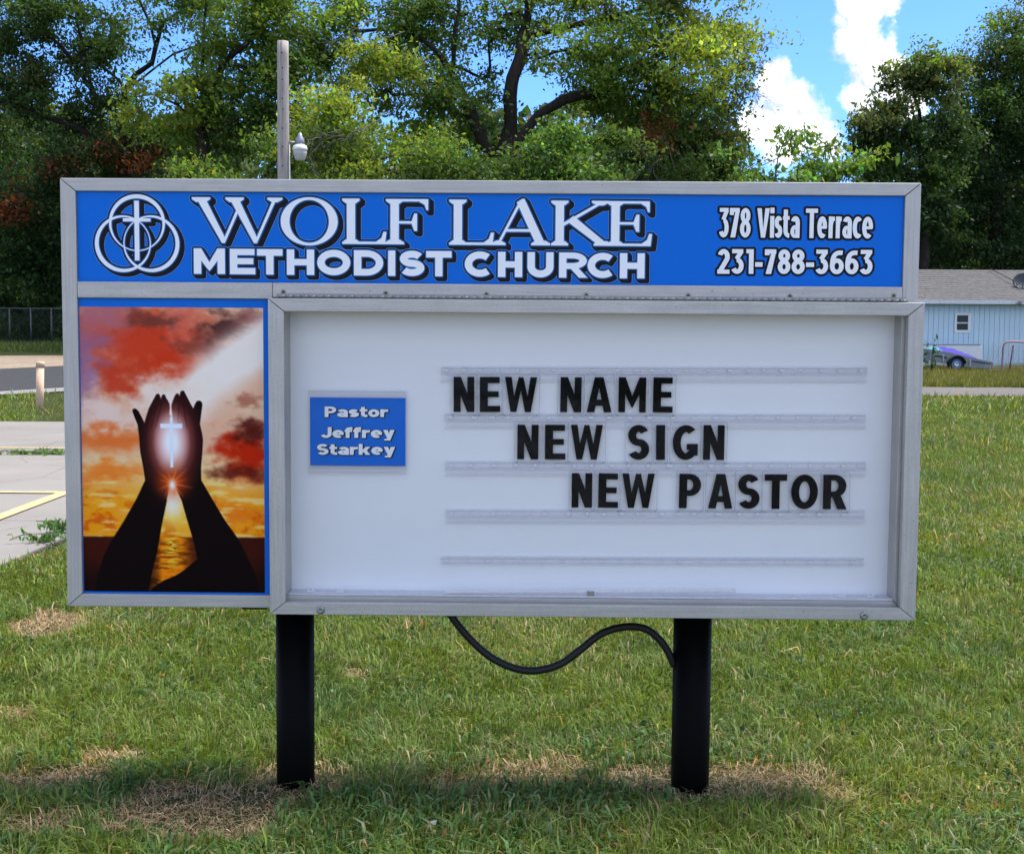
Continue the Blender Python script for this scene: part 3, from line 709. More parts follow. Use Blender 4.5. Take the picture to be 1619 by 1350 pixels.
    g2 = np.sqrt(((Zx - 436) / 62.) ** 2 + ((Zy - 600) / 108.) ** 2)
    C = mixc(C, (238, 170, 158), np.clip(1.25 - g2, 0, 1) ** 1.2 * .8); C = mixc(C, (255, 252, 252), np.clip(1.3 - g2, 0, 1) ** 1.15)
    # low sun with rays at the wrists
    tri = sd_poly([(437, 744), (414, 832), (466, 832)], Zx, Zy); C = mixc(C, (255, 246, 226), np.clip(.5 - tri / 8, 0, 1))
    rr = np.hypot(Zx - 437, Zy - 768); C = mixc(C, (240, 84, 20), np.exp(-(rr / 55) ** 2) * .85)
    th = np.arctan2(Zy - 768, Zx - 437)
    for ang, ln in ((75, 125), (-12, 95), (18, 70), (140, 75), (165, 60), (45, 100), (-50, 80), (205, 70), (110, 60), (-80, 60), (240, 75)):
        d = np.abs(np.angle(np.exp(1j * (th + R(ang))))) * rr; C = mixc(C, (250, 120, 40), np.exp(-(d / 4.2) ** 2) * np.clip(1 - rr / ln, 0, 1))
    C = mixc(C, (255, 255, 255), np.exp(-(np.hypot(Zx - 437, (Zy - 775) * .7) / 14) ** 2))
    for a, b, c, d in ((430.5, 441.5, 498, 702), (391, 480, 525, 543)):
        cr = sd_poly(rect(a, c, b, d), Zx, Zy); C = mixc(C, (196, 212, 232), np.clip(.9 - cr / 4, 0, 1) * .4); C = mixc(C, (240, 248, 255), np.clip(.5 - cr / 3, 0, 1))
    lin = np.where(C <= .04045, C / 12.92, ((C + .055) / 1.055) ** 2.4)
    xa, za = sp(128, 485, .009); xb, zb = sp(419, 937, .009)
    xa2, _ = sp(131, 937, .009); xa = (xa + xa2) / 2
    V = np.stack([np.repeat(np.linspace(xa, xb, nx)[None], nz, 0), np.full((nz, nx), .0086), np.repeat(np.linspace(za, zb, nz)[:, None], nx, 1)], -1).reshape(-1, 3)
    i = np.arange(nz * nx).reshape(nz, nx); a, b, c, d = i[:-1, :-1].ravel(), i[:-1, 1:].ravel(), i[1:, 1:].ravel(), i[1:, :-1].ravel()
    tris = np.concatenate([np.stack([a, d, c], 1), np.stack([a, c, b], 1)])
    m, t, out = material('poster_print'); principled(t, out, attr_col(t), .5, 0, .05)
    tag(obj('printed_picture', raw_mesh('printed_picture', V, tris, lin.reshape(-1, 3)), m, poster), 'printed sunset picture of two dark raised hands holding a glowing cross')
poster_print()

# letter board and door
BY = 0.066
obj('letter_board', boxm(dx0 + .030, WX - RW + .010, BY, BY + .004, ZB + .020, zm0 + .03), M_BOARD, SIGN)
obj('bottom_ledge', prism(bmesh.new(), [(dx0 + .0455, ZB + RB + .0005), (WX - RW - .001, ZB + RB + .0005), (WX - RW - .001, ZB + RB + .006), (dx0 + .0455, ZB + RB + .006)], .004, BY - .001, .001), speckle('ledge_white', (.70, .69, .72), .1, 60, .5, 0, .4), SIGN)
door = empty('door', (0, 0, 0), 0, SIGN)
dw_, dth, dbh = 0.0452, 0.037, 0.036
DY0, DY1 = -.030, -.0035
rail('door_rail', [(dx0, dzt), (dx1, dzt), (dx1 - dw_ - e, dzt - dth), (dx0 + dw_ + e, dzt - dth)], DY0, DY1, M_ALH, door, .002)
rail('door_rail', [(dx0, dzb), (dx0, dzt - 2 * e), (dx0 + dw_, dzt - dth - 2 * e), (dx0 + dw_, dzb + dbh + e)], DY0, DY1, M_ALV, door, .002)
rail('door_rail', [(dx1, dzt - 2 * e), (dx1, dzb), (dx1 - dw_, dzb + dbh + e), (dx1 - dw_, dzt - dth - 2 * e)], DY0, DY1, M_ALV, door, .002)
rail('door_rail', [(dx0 + 2 * e, dzb), (dx0 + dw_ + e, dzb + dbh), (dx1 - dw_ - e, dzb + dbh), (dx1 - 2 * e, dzb)], DY0, DY1, M_ALH, door, .002)
bm = bmesh.new(); vs_ = [bm.verts.new(p) for p in ((dx0 + dw_ - .006, -.014, dzb + dbh - .006), (dx1 - dw_ + .006, -.014, dzb + dbh - .006), (dx1 - dw_ + .006, -.014, dzt - dth + .006), (dx0 + dw_ - .006, -.014, dzt - dth + .006))]
bm.faces.new(vs_); obj('pane', bm, M_PANE, door)
bm = bmesh.new()                                        # piano hinge along the top of the door
hx = dx0 + .025; k = 0
while hx < dx1 - .05:
    tube(bm, [(hx, -.0085, dzt + .0062), (hx + .0205, -.0085, dzt + .0062)], .0036 if k % 2 else .0033, 8); hx += .0218; k += 1
box(bm, dx0 + .02, dx1 - .045, -.0062, -.0042, dzt + .004, dzt + .014); obj('hinge', bm, M_STEEL, door)
def bolt(px, py, parent):
    x, z = sp(px, py, DY0)
    b = obj('bolt', lathe(bmesh.new(), [(.0118, DY0 - .0002), (.0118, DY0 - .002), (.0108, DY0 - .0045), (.0075, DY0 - .0068), (.0045, DY0 - .0072), (.004, DY0 - .0040), (.0005, DY0 - .0040)], (x, 0, z), 'Y', 24), M_STEEL, parent)
for px, py in ((507, 964), (1366, 973)): bolt(px, py, door)
for px, py in ((448, 461.5), (610, 463.5), (769, 465.3), (927, 466.5), (1088, 467.3), (1249, 468.3), (1413, 467.3)):
    x, z = sp(px, py, -.003)
    s = obj('screw', lathe(bmesh.new(), [(.0042, -.0034), (.004, -.0052), (.0018, -.0056), (.0012, -.0042), (.0003, -.0042)], (x, 0, z), 'Y', 14), M_RUST, SIGN)
    obj('stain_ring', lathe(bmesh.new(), [(.0082, -.00315), (.0082, -.0034), (.0043, -.0036)], (x, 0, z), 'Y', 18), M_GLUE, s)
# clear tracks for the letters
TY = BY - .0012
for (xa, xb, yt, yb, lip, sl) in ((697, 1370, 581, 589, 602, 1), (703, 1368, 655, 664, 675, 1), (704, 1368, 730, 740, 750, 1), (705, 1366, 806, 816, 825, 1), (697, 1364, 881, 890, 879, 2.5)):
    x0, zt_ = sp(xa, yt, BY); _, zb_ = sp(xa, yb, BY); _, zl = sp(xa, lip, BY); x1, zr = sp(xb, yt + sl, BY)
    tilt = (zr - zt_) / (x1 - x0); hh = zt_ - zb_
    tr = obj('letter_track', boxm(0, x1 - x0, -.0085, -.0006, -hh, 0), M_TRACK, SIGN)
    tr.location = (x0, BY, zt_); tr.rotation_euler = (0, -math.atan(tilt), 0)
    if lip > yb: obj('track_lip', boxm(.001, x1 - x0 - .001, -.0072, -.0060, zl - zt_, -hh - .0008), M_TRACKLIP, tr)
    bm = bmesh.new()
    for zz in ((0.0006, -hh - .0004, zl - zt_) if lip > yb else (.0006, -hh - .0004, -zt_ + zl)): box(bm, 0, x1 - x0, -.0100, -.0066, zz - .0009, zz + .0009)
    q = 0.012
    while q < x1 - x0 - .02:                              # moulded clips in the channel
        box(bm, q, q + random.uniform(.008, .016), -.0096, -.0087, -hh * .75, -hh * .3); q += random.uniform(.045, .07)
    obj('track_edge', bm, M_TRACKEDGE, tr)
# posts, cable, fittings under the cabinet
M_SOIL = speckle('soil', (0.10, 0.07, 0.045), 0.4, 40, 0.95, 0, 0.1, 0.6)
def post(px):
    x, _ = sp(px, 1100, .14)
    bm = bmesh.new(); lathe(bm, [(.0568, -.12), (.0572, .0), (.0572, ZB + .002)], (x, .14, 0), 'Z', 40); obj('post', bm, M_POST, SIGN)
    return x
PX0, PX1 = post(467), post(1093)
pts = [(704, 960), (722, 985), (745, 1012), (775, 1038), (810, 1055), (845, 1060), (885, 1050), (920, 1025), (950, 1002), (985, 991), (1018, 993), (1040, 1008), (1055, 1028), (1066, 1052)]
def smooth_path(pts, n=4):
    out = []
    for i in range(len(pts) - 1):
        p = [Vector(pts[max(0, min(len(pts) - 1, j))]) for j in (i - 1, i, i + 1, i + 2)]
        for k in range(n):
            s = k / n; out.append(.5 * (2 * p[1] + (p[2] - p[0]) * s + (2 * p[0] - 5 * p[1] + 4 * p[2] - p[3]) * s * s + (3 * p[1] - p[0] - 3 * p[2] + p[3]) * s ** 3))
    return out + [Vector(pts[-1])]
cpt = [(sp(x, y, .10 + .035 * i / 13)[0], .10 + .035 * i / 13, sp(x, y, .10 + .035 * i / 13)[1]) for i, (x, y) in enumerate(pts)]
obj('cable', tube(bmesh.new(), smooth_path(cpt), .0115, 12), M_CABLE, SIGN, True)
for a, b in ((384, 424), (590, 652)):
    x0, _ = sp(a, 968, .03); x1, _ = sp(b, 968, .03)
    bm = boxm(x0, x1, .012, .05, ZB - .0072, ZB + .001, .002); lathe(bm, [(.006, ZB - .0105), (.006, ZB - .006)], ((x0 + x1) / 2, .03, 0), 'Z', 12); obj('vent_cover', bm, M_POST, SIGN)
# small clips left on the ledge
LZ = ZB + RB + .0062
def local_thing(name, x, y, z, label, cat, group=None):
    o = empty(name, SG_M @ Vector((x, y, z)), -SG_YAW); tag(o, label, cat, group); return o
M_CLIP = speckle('clear_clip', (0.80, 0.79, 0.80), 0.1, 90, 0.25, 0, 0.6)
for px, lab in ((491, 'small clear plastic clip at the left end of the ledge, nearest the left stile'), (538, 'small clear plastic clip on the ledge left of the loose strip'), (1331, 'small clear plastic clip on the ledge right of the loose strip'), (1377, 'small clear plastic clip at the right end of the ledge above the bolt')):
    x, _ = sp(px, 948, .02); r = local_thing('track_clip', x, .02, LZ, lab, 'clip', 'clips left on the ledge')
    bm = bmesh.new(); box(bm, -.011, .011, 0, .012, 0, .004, .001); box(bm, -.009, -.005, .002, .010, .0042, .011, .001); box(bm, .003, .009, .002, .010, .0042, .009, .001)
    obj('clip_body', bm, M_CLIP, r)
# loose clear strip and metal stop lying on the ledge
xa, za = sp(703, 950, .012); xb, zb = sp(1163, 943.5, .012)
r = local_thing('loose_strip', xa, .012, LZ + .002, 'long loose clear plastic strip lying along the ledge under the letter board', 'strip')
ln = xb - xa; up = .011
bm = bmesh.new(); box(bm, 0, ln, -.006, .004, .001, .0085, .002); so = obj('strip', bm, M_CLIP, r); so.rotation_euler = (0, -math.atan(up / ln), 0)
bm = bmesh.new(); box(bm, ln - .012, ln, -.006, .006, .0055, .0105, .0015); s2 = obj('end_cap', bm, M_CLIP, r); s2.rotation_euler = (0, -math.atan(up / ln), 0)
xs, zs = sp(933.5, 948, .006)
r = local_thing('metal_stop', xs, .0045, LZ, 'small square metal plate standing on the ledge against the loose strip', 'plate')
bm = bmesh.new(); prism(bm, [(-.0105, 0), (.0105, 0), (.0105, .0145), (.002, .0145), (.0008, .0120), (-.0008, .0120), (-.002, .0145), (-.0105, .0145)], 0, .0018); obj('plate', bm, M_STEEL, r)

# black letters on clear plates, each one a thing that slides in the tracks
M_LET = speckle('black_letter', (0.003, 0.003, 0.0028), 0.25, 30, 0.5, 0, 0.05, 0.0)
rows = [
    (((596, 651), (597, 652)), [('N', 717.6, 750), ('E', 759, 791), ('W', 798, 848.5), ('N', 886, 919), ('A', 928, 967), ('M', 978, 1021), ('E', 1032.5, 1063.5)]),
    (((671.5, 726), (672.3, 727)), [('N', 818, 851), ('E', 862, 894), ('W', 902.5, 952.7), ('S', 993, 1026.6), ('I', 1037.7, 1051.5), ('G', 1063.5, 1103), ('N', 1112, 1145)]),
    (((748, 802), (750.6, 805)), [('N', 904, 936), ('E', 946, 977), ('W', 984, 1034.6), ('P', 1073.6, 1107.8), ('A', 1120, 1158), ('S', 1167, 1201), ('T', 1209, 1244), ('O', 1251, 1293), ('R', 1301.6, 1339)])]
words = [['NEW', 'NAME'], ['NEW', 'SIGN'], ['NEW', 'PASTOR']]
rown = ['top', 'middle', 'bottom']; ordn = ['first', 'second', 'third', 'fourth', 'fifth', 'sixth']
LY = BY - .0115
for ri, (zp, cs) in enumerate(rows):
    its = line_items(cs, zp, LY); k = 0
    for wi, wd in enumerate(words[ri]):
        for li in range(len(wd)):
            ch, x0, x1, z0, z1 = its[k]; k += 1
            cx = (x0 + x1) / 2
            r = local_thing('letter_tile', cx, LY, z0 - .0105, 'clear plate with black %s, %s letter of %s in the %s row' % (ch, ordn[li], wd, rown[ri]), 'letter', 'letters on the board')
            gg = .0006
            Fd, X0, Z0 = glyph_field([(ch, x0 - cx, x1 - cx, .0105, z1 - z0 + .0105)], sans, {'N': .195, 'M': .185, 'A': .2, 'W': .19, 'I': .25}.get(ch, .225), {'N': .195, 'M': .185, 'A': .2, 'W': .19}.get(ch, .19), gg, .006)
            bm = bmesh.new(); fill(bm, contours(Fd - .0003, X0, Z0, gg, gg * .25), -.0012, 0); lt = obj('letter', bm, M_LET, r)
            # plate: face and moulded rim
            a0, a1, b0, b1 = x0 - cx - .0088, x1 - cx + .0088, -.0010, z1 - z0 + .0195
            def rr(a0, a1, b0, b1, rad, n=5):
                return arc(a1 - rad, b1 - rad, rad, rad, 0, 90, n) + arc(a0 + rad, b1 - rad, rad, rad, 90, 180, n) + arc(a0 + rad, b0 + rad, rad, rad, 180, 270, n) + arc(a1 - rad, b0 + rad, rad, rad, 270, 360, n)
            o1, i1 = rr(a0, a1, b0, b1, .006), rr(a0 + .0013, a1 - .0013, b0 + .0013, b1 - .0013, .005)
            bm = bmesh.new(); f = bm.faces.new([bm.verts.new((p[0], 0, p[1])) for p in i1]); pl = obj('plate', bm, M_TILE, r)
            bm = bmesh.new(); vo = [bm.verts.new((p[0], -.0006, p[1])) for p in o1]; vi = [bm.verts.new((p[0], -.0006, p[1])) for p in i1]
            n_ = len(o1)
            for j in range(n_): bm.faces.new((vo[j], vo[(j + 1) % n_], vi[(j + 1) % n_], vi[j]))
            for xx in (a0 + .004, a1 - .010): box(bm, xx, xx + .006, -.002, -.0008, b0 + .001, b0 + .0035)
            obj('plate_rim', bm, M_TILEEDGE, r)
            r.rotation_euler = (0, R(random.uniform(-.5, .5)), -SG_YAW)
# pastor placard between two short tracks
x0, z1 = sp(490, 628, LY); x1, z0 = sp(641, 737, LY)
r = local_thing('name_placard', (x0 + x1) / 2, LY, z0, 'small blue name placard with three white lines on the left of the board', 'placard')
w2 = (x1 - x0) / 2; hgt = z1 - z0
pl = obj('placard', boxm(-w2, w2, 0, .0016, 0, hgt, .0004), M_BLUE, r)
z5 = lambda zx, zy: sp(420 + .2222 * zx, 460 + .2222 * zy, LY)
WID = {'P': 1.0, 'J': .92, 'S': .98, 'a': .92, 's': .88, 't': .66, 'o': .96, 'r': .68, 'e': .96, 'f': .66, 'y': .98, 'k': 1.0}
for txt, xl, xr, yt, yb in (('Pastor', 420, 872, 822, 897), ('Jeffrey', 392, 918, 968, 1045), ('Starkey', 365, 922, 1088, 1165)):
    tot = sum(WID[c] for c in txt) + .07 * (len(txt) - 1); pos_ = 0; its = []
    for c in txt:
        a = xl + (xr - xl) * pos_ / tot; b = xl + (xr - xl) * (pos_ + WID[c]) / tot; pos_ += WID[c] + .07
        xa, za = z5(a, yb); xb, zb = z5(b, yt); cx = (x0 + x1) / 2
        its.append((c, xa - cx, xb - cx, za - z0, zb - z0))
    lettering(its, sans, .36, .235, [(.0016, (.0022, -.0018), 0, .0003), (0., None, 2, .0007)], pl, -.0002, gg=.0004)
for nm, ya, yb in (('upper', 617, 628.5), ('lower', 737.2, 749)):
    xa, za = sp(488.5, ya, BY); xb, zb = sp(643, yb, BY)
    tr = obj('placard_track', boxm(xa, xb, BY - .0085, BY - .0006, zb, za), M_TRACK, SIGN)
    bm = bmesh.new()
    for zz in (za, (za + zb) / 2, zb): box(bm, xa, xb, BY - .0100, BY - .0086, zz - .0008, zz + .0008)
    obj('track_edge', bm, M_TRACKEDGE, tr)
    ov = (zb - .0085, zb - .0005) if nm == 'upper' else (za + .0005, za + .0085)
    obj('track_lip', boxm(xa, xb, BY - .0150, BY - .0142, ov[0], ov[1]), M_TRACKLIP, tr)
print('sign done', time.time() - T0)

# ------------------------------------------------------------------ ground sheet
def soil_grass(name, c0, c1, c2, scale=1.0):
    m, t, out = material(name)
    co = coords(t)
    n1 = t.noise(co, 0.35 * scale, 5, 0.6); n2 = t.noise(co, 9.0 * scale, 6, 0.65); n3 = t.noise(co, 70.0 * scale, 3, 0.6)
    c = t.mix(t.ramp(n2, [(0.3, 0.0), (0.7, 1.0)]), c0, c1); c = t.mix(t.ramp(n1, [(0.45, 0.0), (0.7, 0.7)]), c, c2)
    c = t.mix(t.math('MULTIPLY', t.ramp(n3, [(0.35, 1.0), (0.6, 0.0)]), 0.5), c, tuple(v * 0.45 for v in c0))
    principled(t, out, c, 0.95, 0, 0.1, t.bump(n3, 0.8, 0.03)); return m
M_LAWN = soil_grass('lawn_soil', (0.035, 0.050, 0.014), (0.060, 0.075, 0.022), (0.085, 0.085, 0.032))
xs = np.concatenate([np.linspace(-600, -40, 12), np.linspace(-38, 38, 60), np.linspace(40, 600, 12)])
ys = np.concatenate([np.linspace(-300, -10, 8), np.linspace(-8, 120, 100), np.linspace(125, 900, 12)])
GX, GY = np.meshgrid(xs, ys); GZ = terrain(GX, GY)
V = np.stack([GX, GY, GZ], -1).reshape(-1, 3); nx_, ny_ = len(xs), len(ys)
F4 = [(j * nx_ + i, j * nx_ + i + 1, (j + 1) * nx_ + i + 1, (j + 1) * nx_ + i) for j in range(ny_ - 1) for i in range(nx_ - 1)]
tag(obj('ground', (V.tolist(), F4), M_LAWN, None, True), kind='structure')

# ------------------------------------------------------------------ paved surfaces
def strip(name, quad, m, lift, nu=14, nv=4, parent=None, edge=0.0, thick=0.0):
    """sheet following the terrain; quad: 4 (x, y) corners near-left, near-right, far-right, far-left"""
    a, b, c, d = [Vector(q) for q in quad]; vs = []; rs = random.Random(len(name))
    for j in range(nv + 1):
        for i in range(nu + 1):
            u, v = i / nu, j / nv; p = (a * (1 - u) + b * u) * (1 - v) + (d * (1 - u) + c * u) * v
            if edge and j in (0, nv): p.y += rs.uniform(-edge, edge)
            vs.append((p.x, p.y, float(terrain(p.x, p.y)) + lift))
    fs = [(j * (nu + 1) + i, j * (nu + 1) + i + 1, (j + 1) * (nu + 1) + i + 1, (j + 1) * (nu + 1) + i) for j in range(nv) for i in range(nu)]
    return obj(name, (vs, fs), m, parent)
def gpt(px, py): p = ground(px, py); return (p.x, p.y)
def concrete_mat():
    m, t, out = material('concrete')
    co = coords(t); n1 = t.noise(co, 0.6, 5, 0.6); n2 = t.noise(co, 14, 6, 0.65); n3 = t.noise(co, 160, 3, 0.6)
    c = t.ramp(n1, [(0.3, (0.20, 0.184, 0.162)), (0.7, (0.275, 0.253, 0.224))]); c = t.mix(t.math('MULTIPLY', n2, 0.35), c, (0.26, 0.24, 0.22))
    c = t.mix(t.math('MULTIPLY', t.ramp(n3, [(0.3, 1.0), (0.45, 0.0)]), 0.35), c, (0.15, 0.14, 0.13))
    vor = t.new('ShaderNodeTexVoronoi'); vor.feature = 'DISTANCE_TO_EDGE'; vor.inputs['Scale'].default_value = 0.22
    t.link(t.vmath('ADD', co, t.vmath('SCALE', t.mapping(co, (1, 1, 1)))), vor.inputs['Vector'])
    crack = t.ramp(t.math('ADD', vor.outputs['Distance'], t.math('MULTIPLY', t.math('SUBTRACT', n2, 0.5), 0.02)), [(0.0, 1.0), (0.004, 0.0)])
    c = t.mix(t.math('MULTIPLY', crack, 0.6), c, (0.08, 0.075, 0.07))
    principled(t, out, c, 0.9, 0, 0.2, t.bump(n3, 0.25, 0.004)); return m
M_CONC = concrete_mat()
M_JOINT = speckle('joint_filler', (0.045, 0.04, 0.035), 0.3, 30, 0.95, 0, 0.1)
lot = obj('concrete_lot', ([(-18, -22, .004), (-2.99, -22, .004), (-2.99, 19.8, .004), (-18, 19.8, .004)], [(0, 1, 2, 3)]), M_JOINT)
tag(lot, kind='structure')
yy = [-22, -16, -10, -4.0, 2.4, 8.8, 14.0, 19.75]; xx = [-18, -13.0, -8.0, -3.02]
for j in range(len(yy) - 1):
    for i in range(len(xx) - 1):
        obj('slab', boxm(xx[i] + .007, xx[i + 1] - .007, yy[j] + .008, yy[j + 1] - .008, -.06, .022 + random.uniform(-.002, .003), .005), M_CONC, lot)
# pale concrete added out of view below the camera, bounces light onto the sign
drive = obj('added_bounce_drive', ([(-2.97, -22, .004), (16, -22, .004), (16, 1.6, .004), (-2.97, 1.6, .004)], [(0, 1, 2, 3)]), M_JOINT); tag(drive, kind='structure')
for j, (a, b) in enumerate(zip(yy[:4] + [-1.2], yy[1:4] + [-1.2, 1.55])):
    for x0, x1 in ((-2.96, 3.3), (3.3, 9.6), (9.6, 16)):
        obj('slab', boxm(x0 + .007, x1 - .007, a + .008, b - .008, -.06, .022 + random.uniform(-.002, .003), .005), M_CONC, drive)
def paint_mat():
    m, t, out = material('yellow_paint')
    co = coords(t); w = t.noise(co, 22, 5, 0.7); w2 = t.noise(co, 3, 3, 0.6)
    c = t.mix(t.ramp(t.math('ADD', t.math('MULTIPLY', w, .7), t.math('MULTIPLY', w2, .3)), [(0.46, 0.0), (0.60, 1.0)]), (0.58, 0.42, 0.18), (0.34, 0.31, 0.27))
    principled(t, out, c, 0.8, 0, 0.2); return m
M_YEL = paint_mat()
def flat(name, x0, x1, y0, y1, z, m, parent=None):
    return obj(name, ([(x0, y0, z), (x1, y0, z), (x1, y1, z), (x0, y1, z)], [(0, 1, 2, 3)]), m, parent)
ya = gpt(50, 783)[1]; yc = gpt(50, 711.5)[1]; p_ = gpt(100, 785); q_ = gpt(2, 822)
tag(flat('painted_line', -12, p_[0] + .08, ya - .06, ya + .06, .0295, M_YEL), kind='structure')
tag(flat('painted_line', -12, -3.03, yc - .06, yc + .06, .0295, M_YEL), kind='structure')
dx_ = (p_[0] - q_[0]) / (p_[1] - q_[1])
tag(obj('painted_line', ([(q_[0] - dx_ * 3 - .06, q_[1] - 3, .0305), (q_[0] - dx_ * 3 + .06, q_[1] - 3, .0305), (p_[0] + .06, ya - .062, .0305), (p_[0] - .06, ya - .062, .0305)], [(0, 1, 2, 3)]), M_YEL), kind='structure')
# road on the left with sandy shoulder and gravel edge
M_ASPH = speckle('asphalt', (0.050, 0.050, 0.053), 0.3, 60, 0.9, 0, 0.25, 0.3)
M_SAND = speckle('sandy_shoulder', (0.30, 0.235, 0.17), 0.25, 12, 0.95, 0, 0.1, 0.5)
M_GRAV = speckle('gravel_edge', (0.26, 0.25, 0.24), 0.35, 50, 0.95, 0, 0.1, 0.5)
r0, r1, r2, r3 = gpt(0, 620), gpt(102, 614), gpt(102, 580), gpt(0, 585)
def ext(p, q, x): k = (x - p[0]) / (q[0] - p[0]); return (x, p[1] + (q[1] - p[1]) * k)
XL = -45; XR = 1.5
na, nb, fa, fb = ext(r0, r1, XL), ext(r0, r1, XR), ext(r3, r2, XL), ext(r3, r2, XR)
tag(strip('road', [na, nb, fb, fa], M_ASPH, .03, 40, 8), kind='structure')
s0, s1 = gpt(0, 564), gpt(102, 563)
sa, sb = ext(s0, s1, XL), ext(s0, s1, XR)
tag(strip('road_shoulder', [fa, fb, sb, sa], M_SAND, .02, 40, 6, edge=.15), kind='structure')
g0 = gpt(102, 621)
tag(strip('gravel_verge', [(na[0], na[1] - .05), (nb[0], nb[1] - 1.3), nb, na], M_GRAV, .022, 40, 3, edge=.08), kind='structure')
# driveway on the right, in front of the blue house
M_DRV = speckle('old_asphalt_drive', (0.165, 0.15, 0.138), 0.4, 18, 0.95, 0, 0.15, 0.3, (0.25, 2, 1))
d0, d1, d2, d3 = gpt(1462, 626.5), gpt(1619, 628), gpt(1619, 614), gpt(1462, 613)
tag(strip('driveway', [ext(d0, d1, -1), ext(d0, d1, 45), ext(d3, d2, 45), ext(d3, d2, -1)], M_DRV, .02, 60, 6, edge=.10), kind='structure')

# ------------------------------------------------------------------ trees
def leaf_soup(C, size, n_dir=None, aspect=0.55, rng=RNG, droop=0.0):
    """one folded diamond leaf per centre: 4 vertices, 2 triangles"""
    n = len(C)
    a = rng.normal(size=(n, 3)); a[:, 2] -= droop; a /= np.linalg.norm(a, axis=1, keepdims=True)
    b = rng.normal(size=(n, 3)); b[:, 2] *= 0.5; b -= (b * a).sum(1, keepdims=True) * a; b /= np.linalg.norm(b, axis=1, keepdims=True) + 1e-9
    c = np.cross(a, b)
    s = (size * np.clip(np.exp(rng.normal(0, .33, n)), .45, 2.0))[:, None]
    v0 = C - a * s * .5; v1 = C + b * s * aspect * .5 + c * s * .07; v2 = C + a * s * .5; v3 = C - b * s * aspect * .5 + c * s * .07
    V = np.stack([v0, v1, v2, v3], 1).reshape(-1, 3)
    i = np.arange(n)[:, None] * 4
    return V, np.concatenate([i + np.array([[0, 1, 2]]), i + np.array([[0, 2, 3]])])
def colours(n, base, var=0.28, rng=RNG):
    base = np.array(base); k = np.exp(rng.normal(0, var, (n, 1))); hue = rng.normal(0, .09, (n, 1))
    c = base * 1.95 * k; c[:, :1] *= 1 + hue * 1.8; c[:, 2:] *= 1 - hue * .8
    return np.clip(c, .002, .9)
M_LEAF = leaf_material('leaf', 0.5, 0.5)
def bark_mat(name, c0, c1):
    m, t, out = material(name)
    co = coords(t); n = t.noise(t.mapping(co, (7, 7, 1.3)), 2.2, 6, 0.7); n2 = t.noise(co, 1.2, 3, .5)
    principled(t, out, t.mix(t.math('MULTIPLY', n2, .5), t.ramp(n, [(0.35, c0), (0.7, c1)]), c0), 0.95, 0, 0.15, t.bump(n, 0.9, 0.06)); return m
M_BARK = bark_mat('dark_bark', (0.020, 0.016, 0.013), (0.070, 0.058, 0.048))
M_BARKG = bark_mat('grey_bark', (0.05, 0.045, 0.04), (0.14, 0.125, 0.11))
GREEN = {'dark': (0.022, 0.045, 0.013), 'mid': (0.040, 0.074, 0.016), 'lit': (0.076, 0.122, 0.020), 'yel': (0.112, 0.152, 0.022), 'rust': (0.085, 0.028, 0.012), 'fresh': (0.07, 0.13, 0.028), 'olive': (0.055, 0.075, 0.022)}
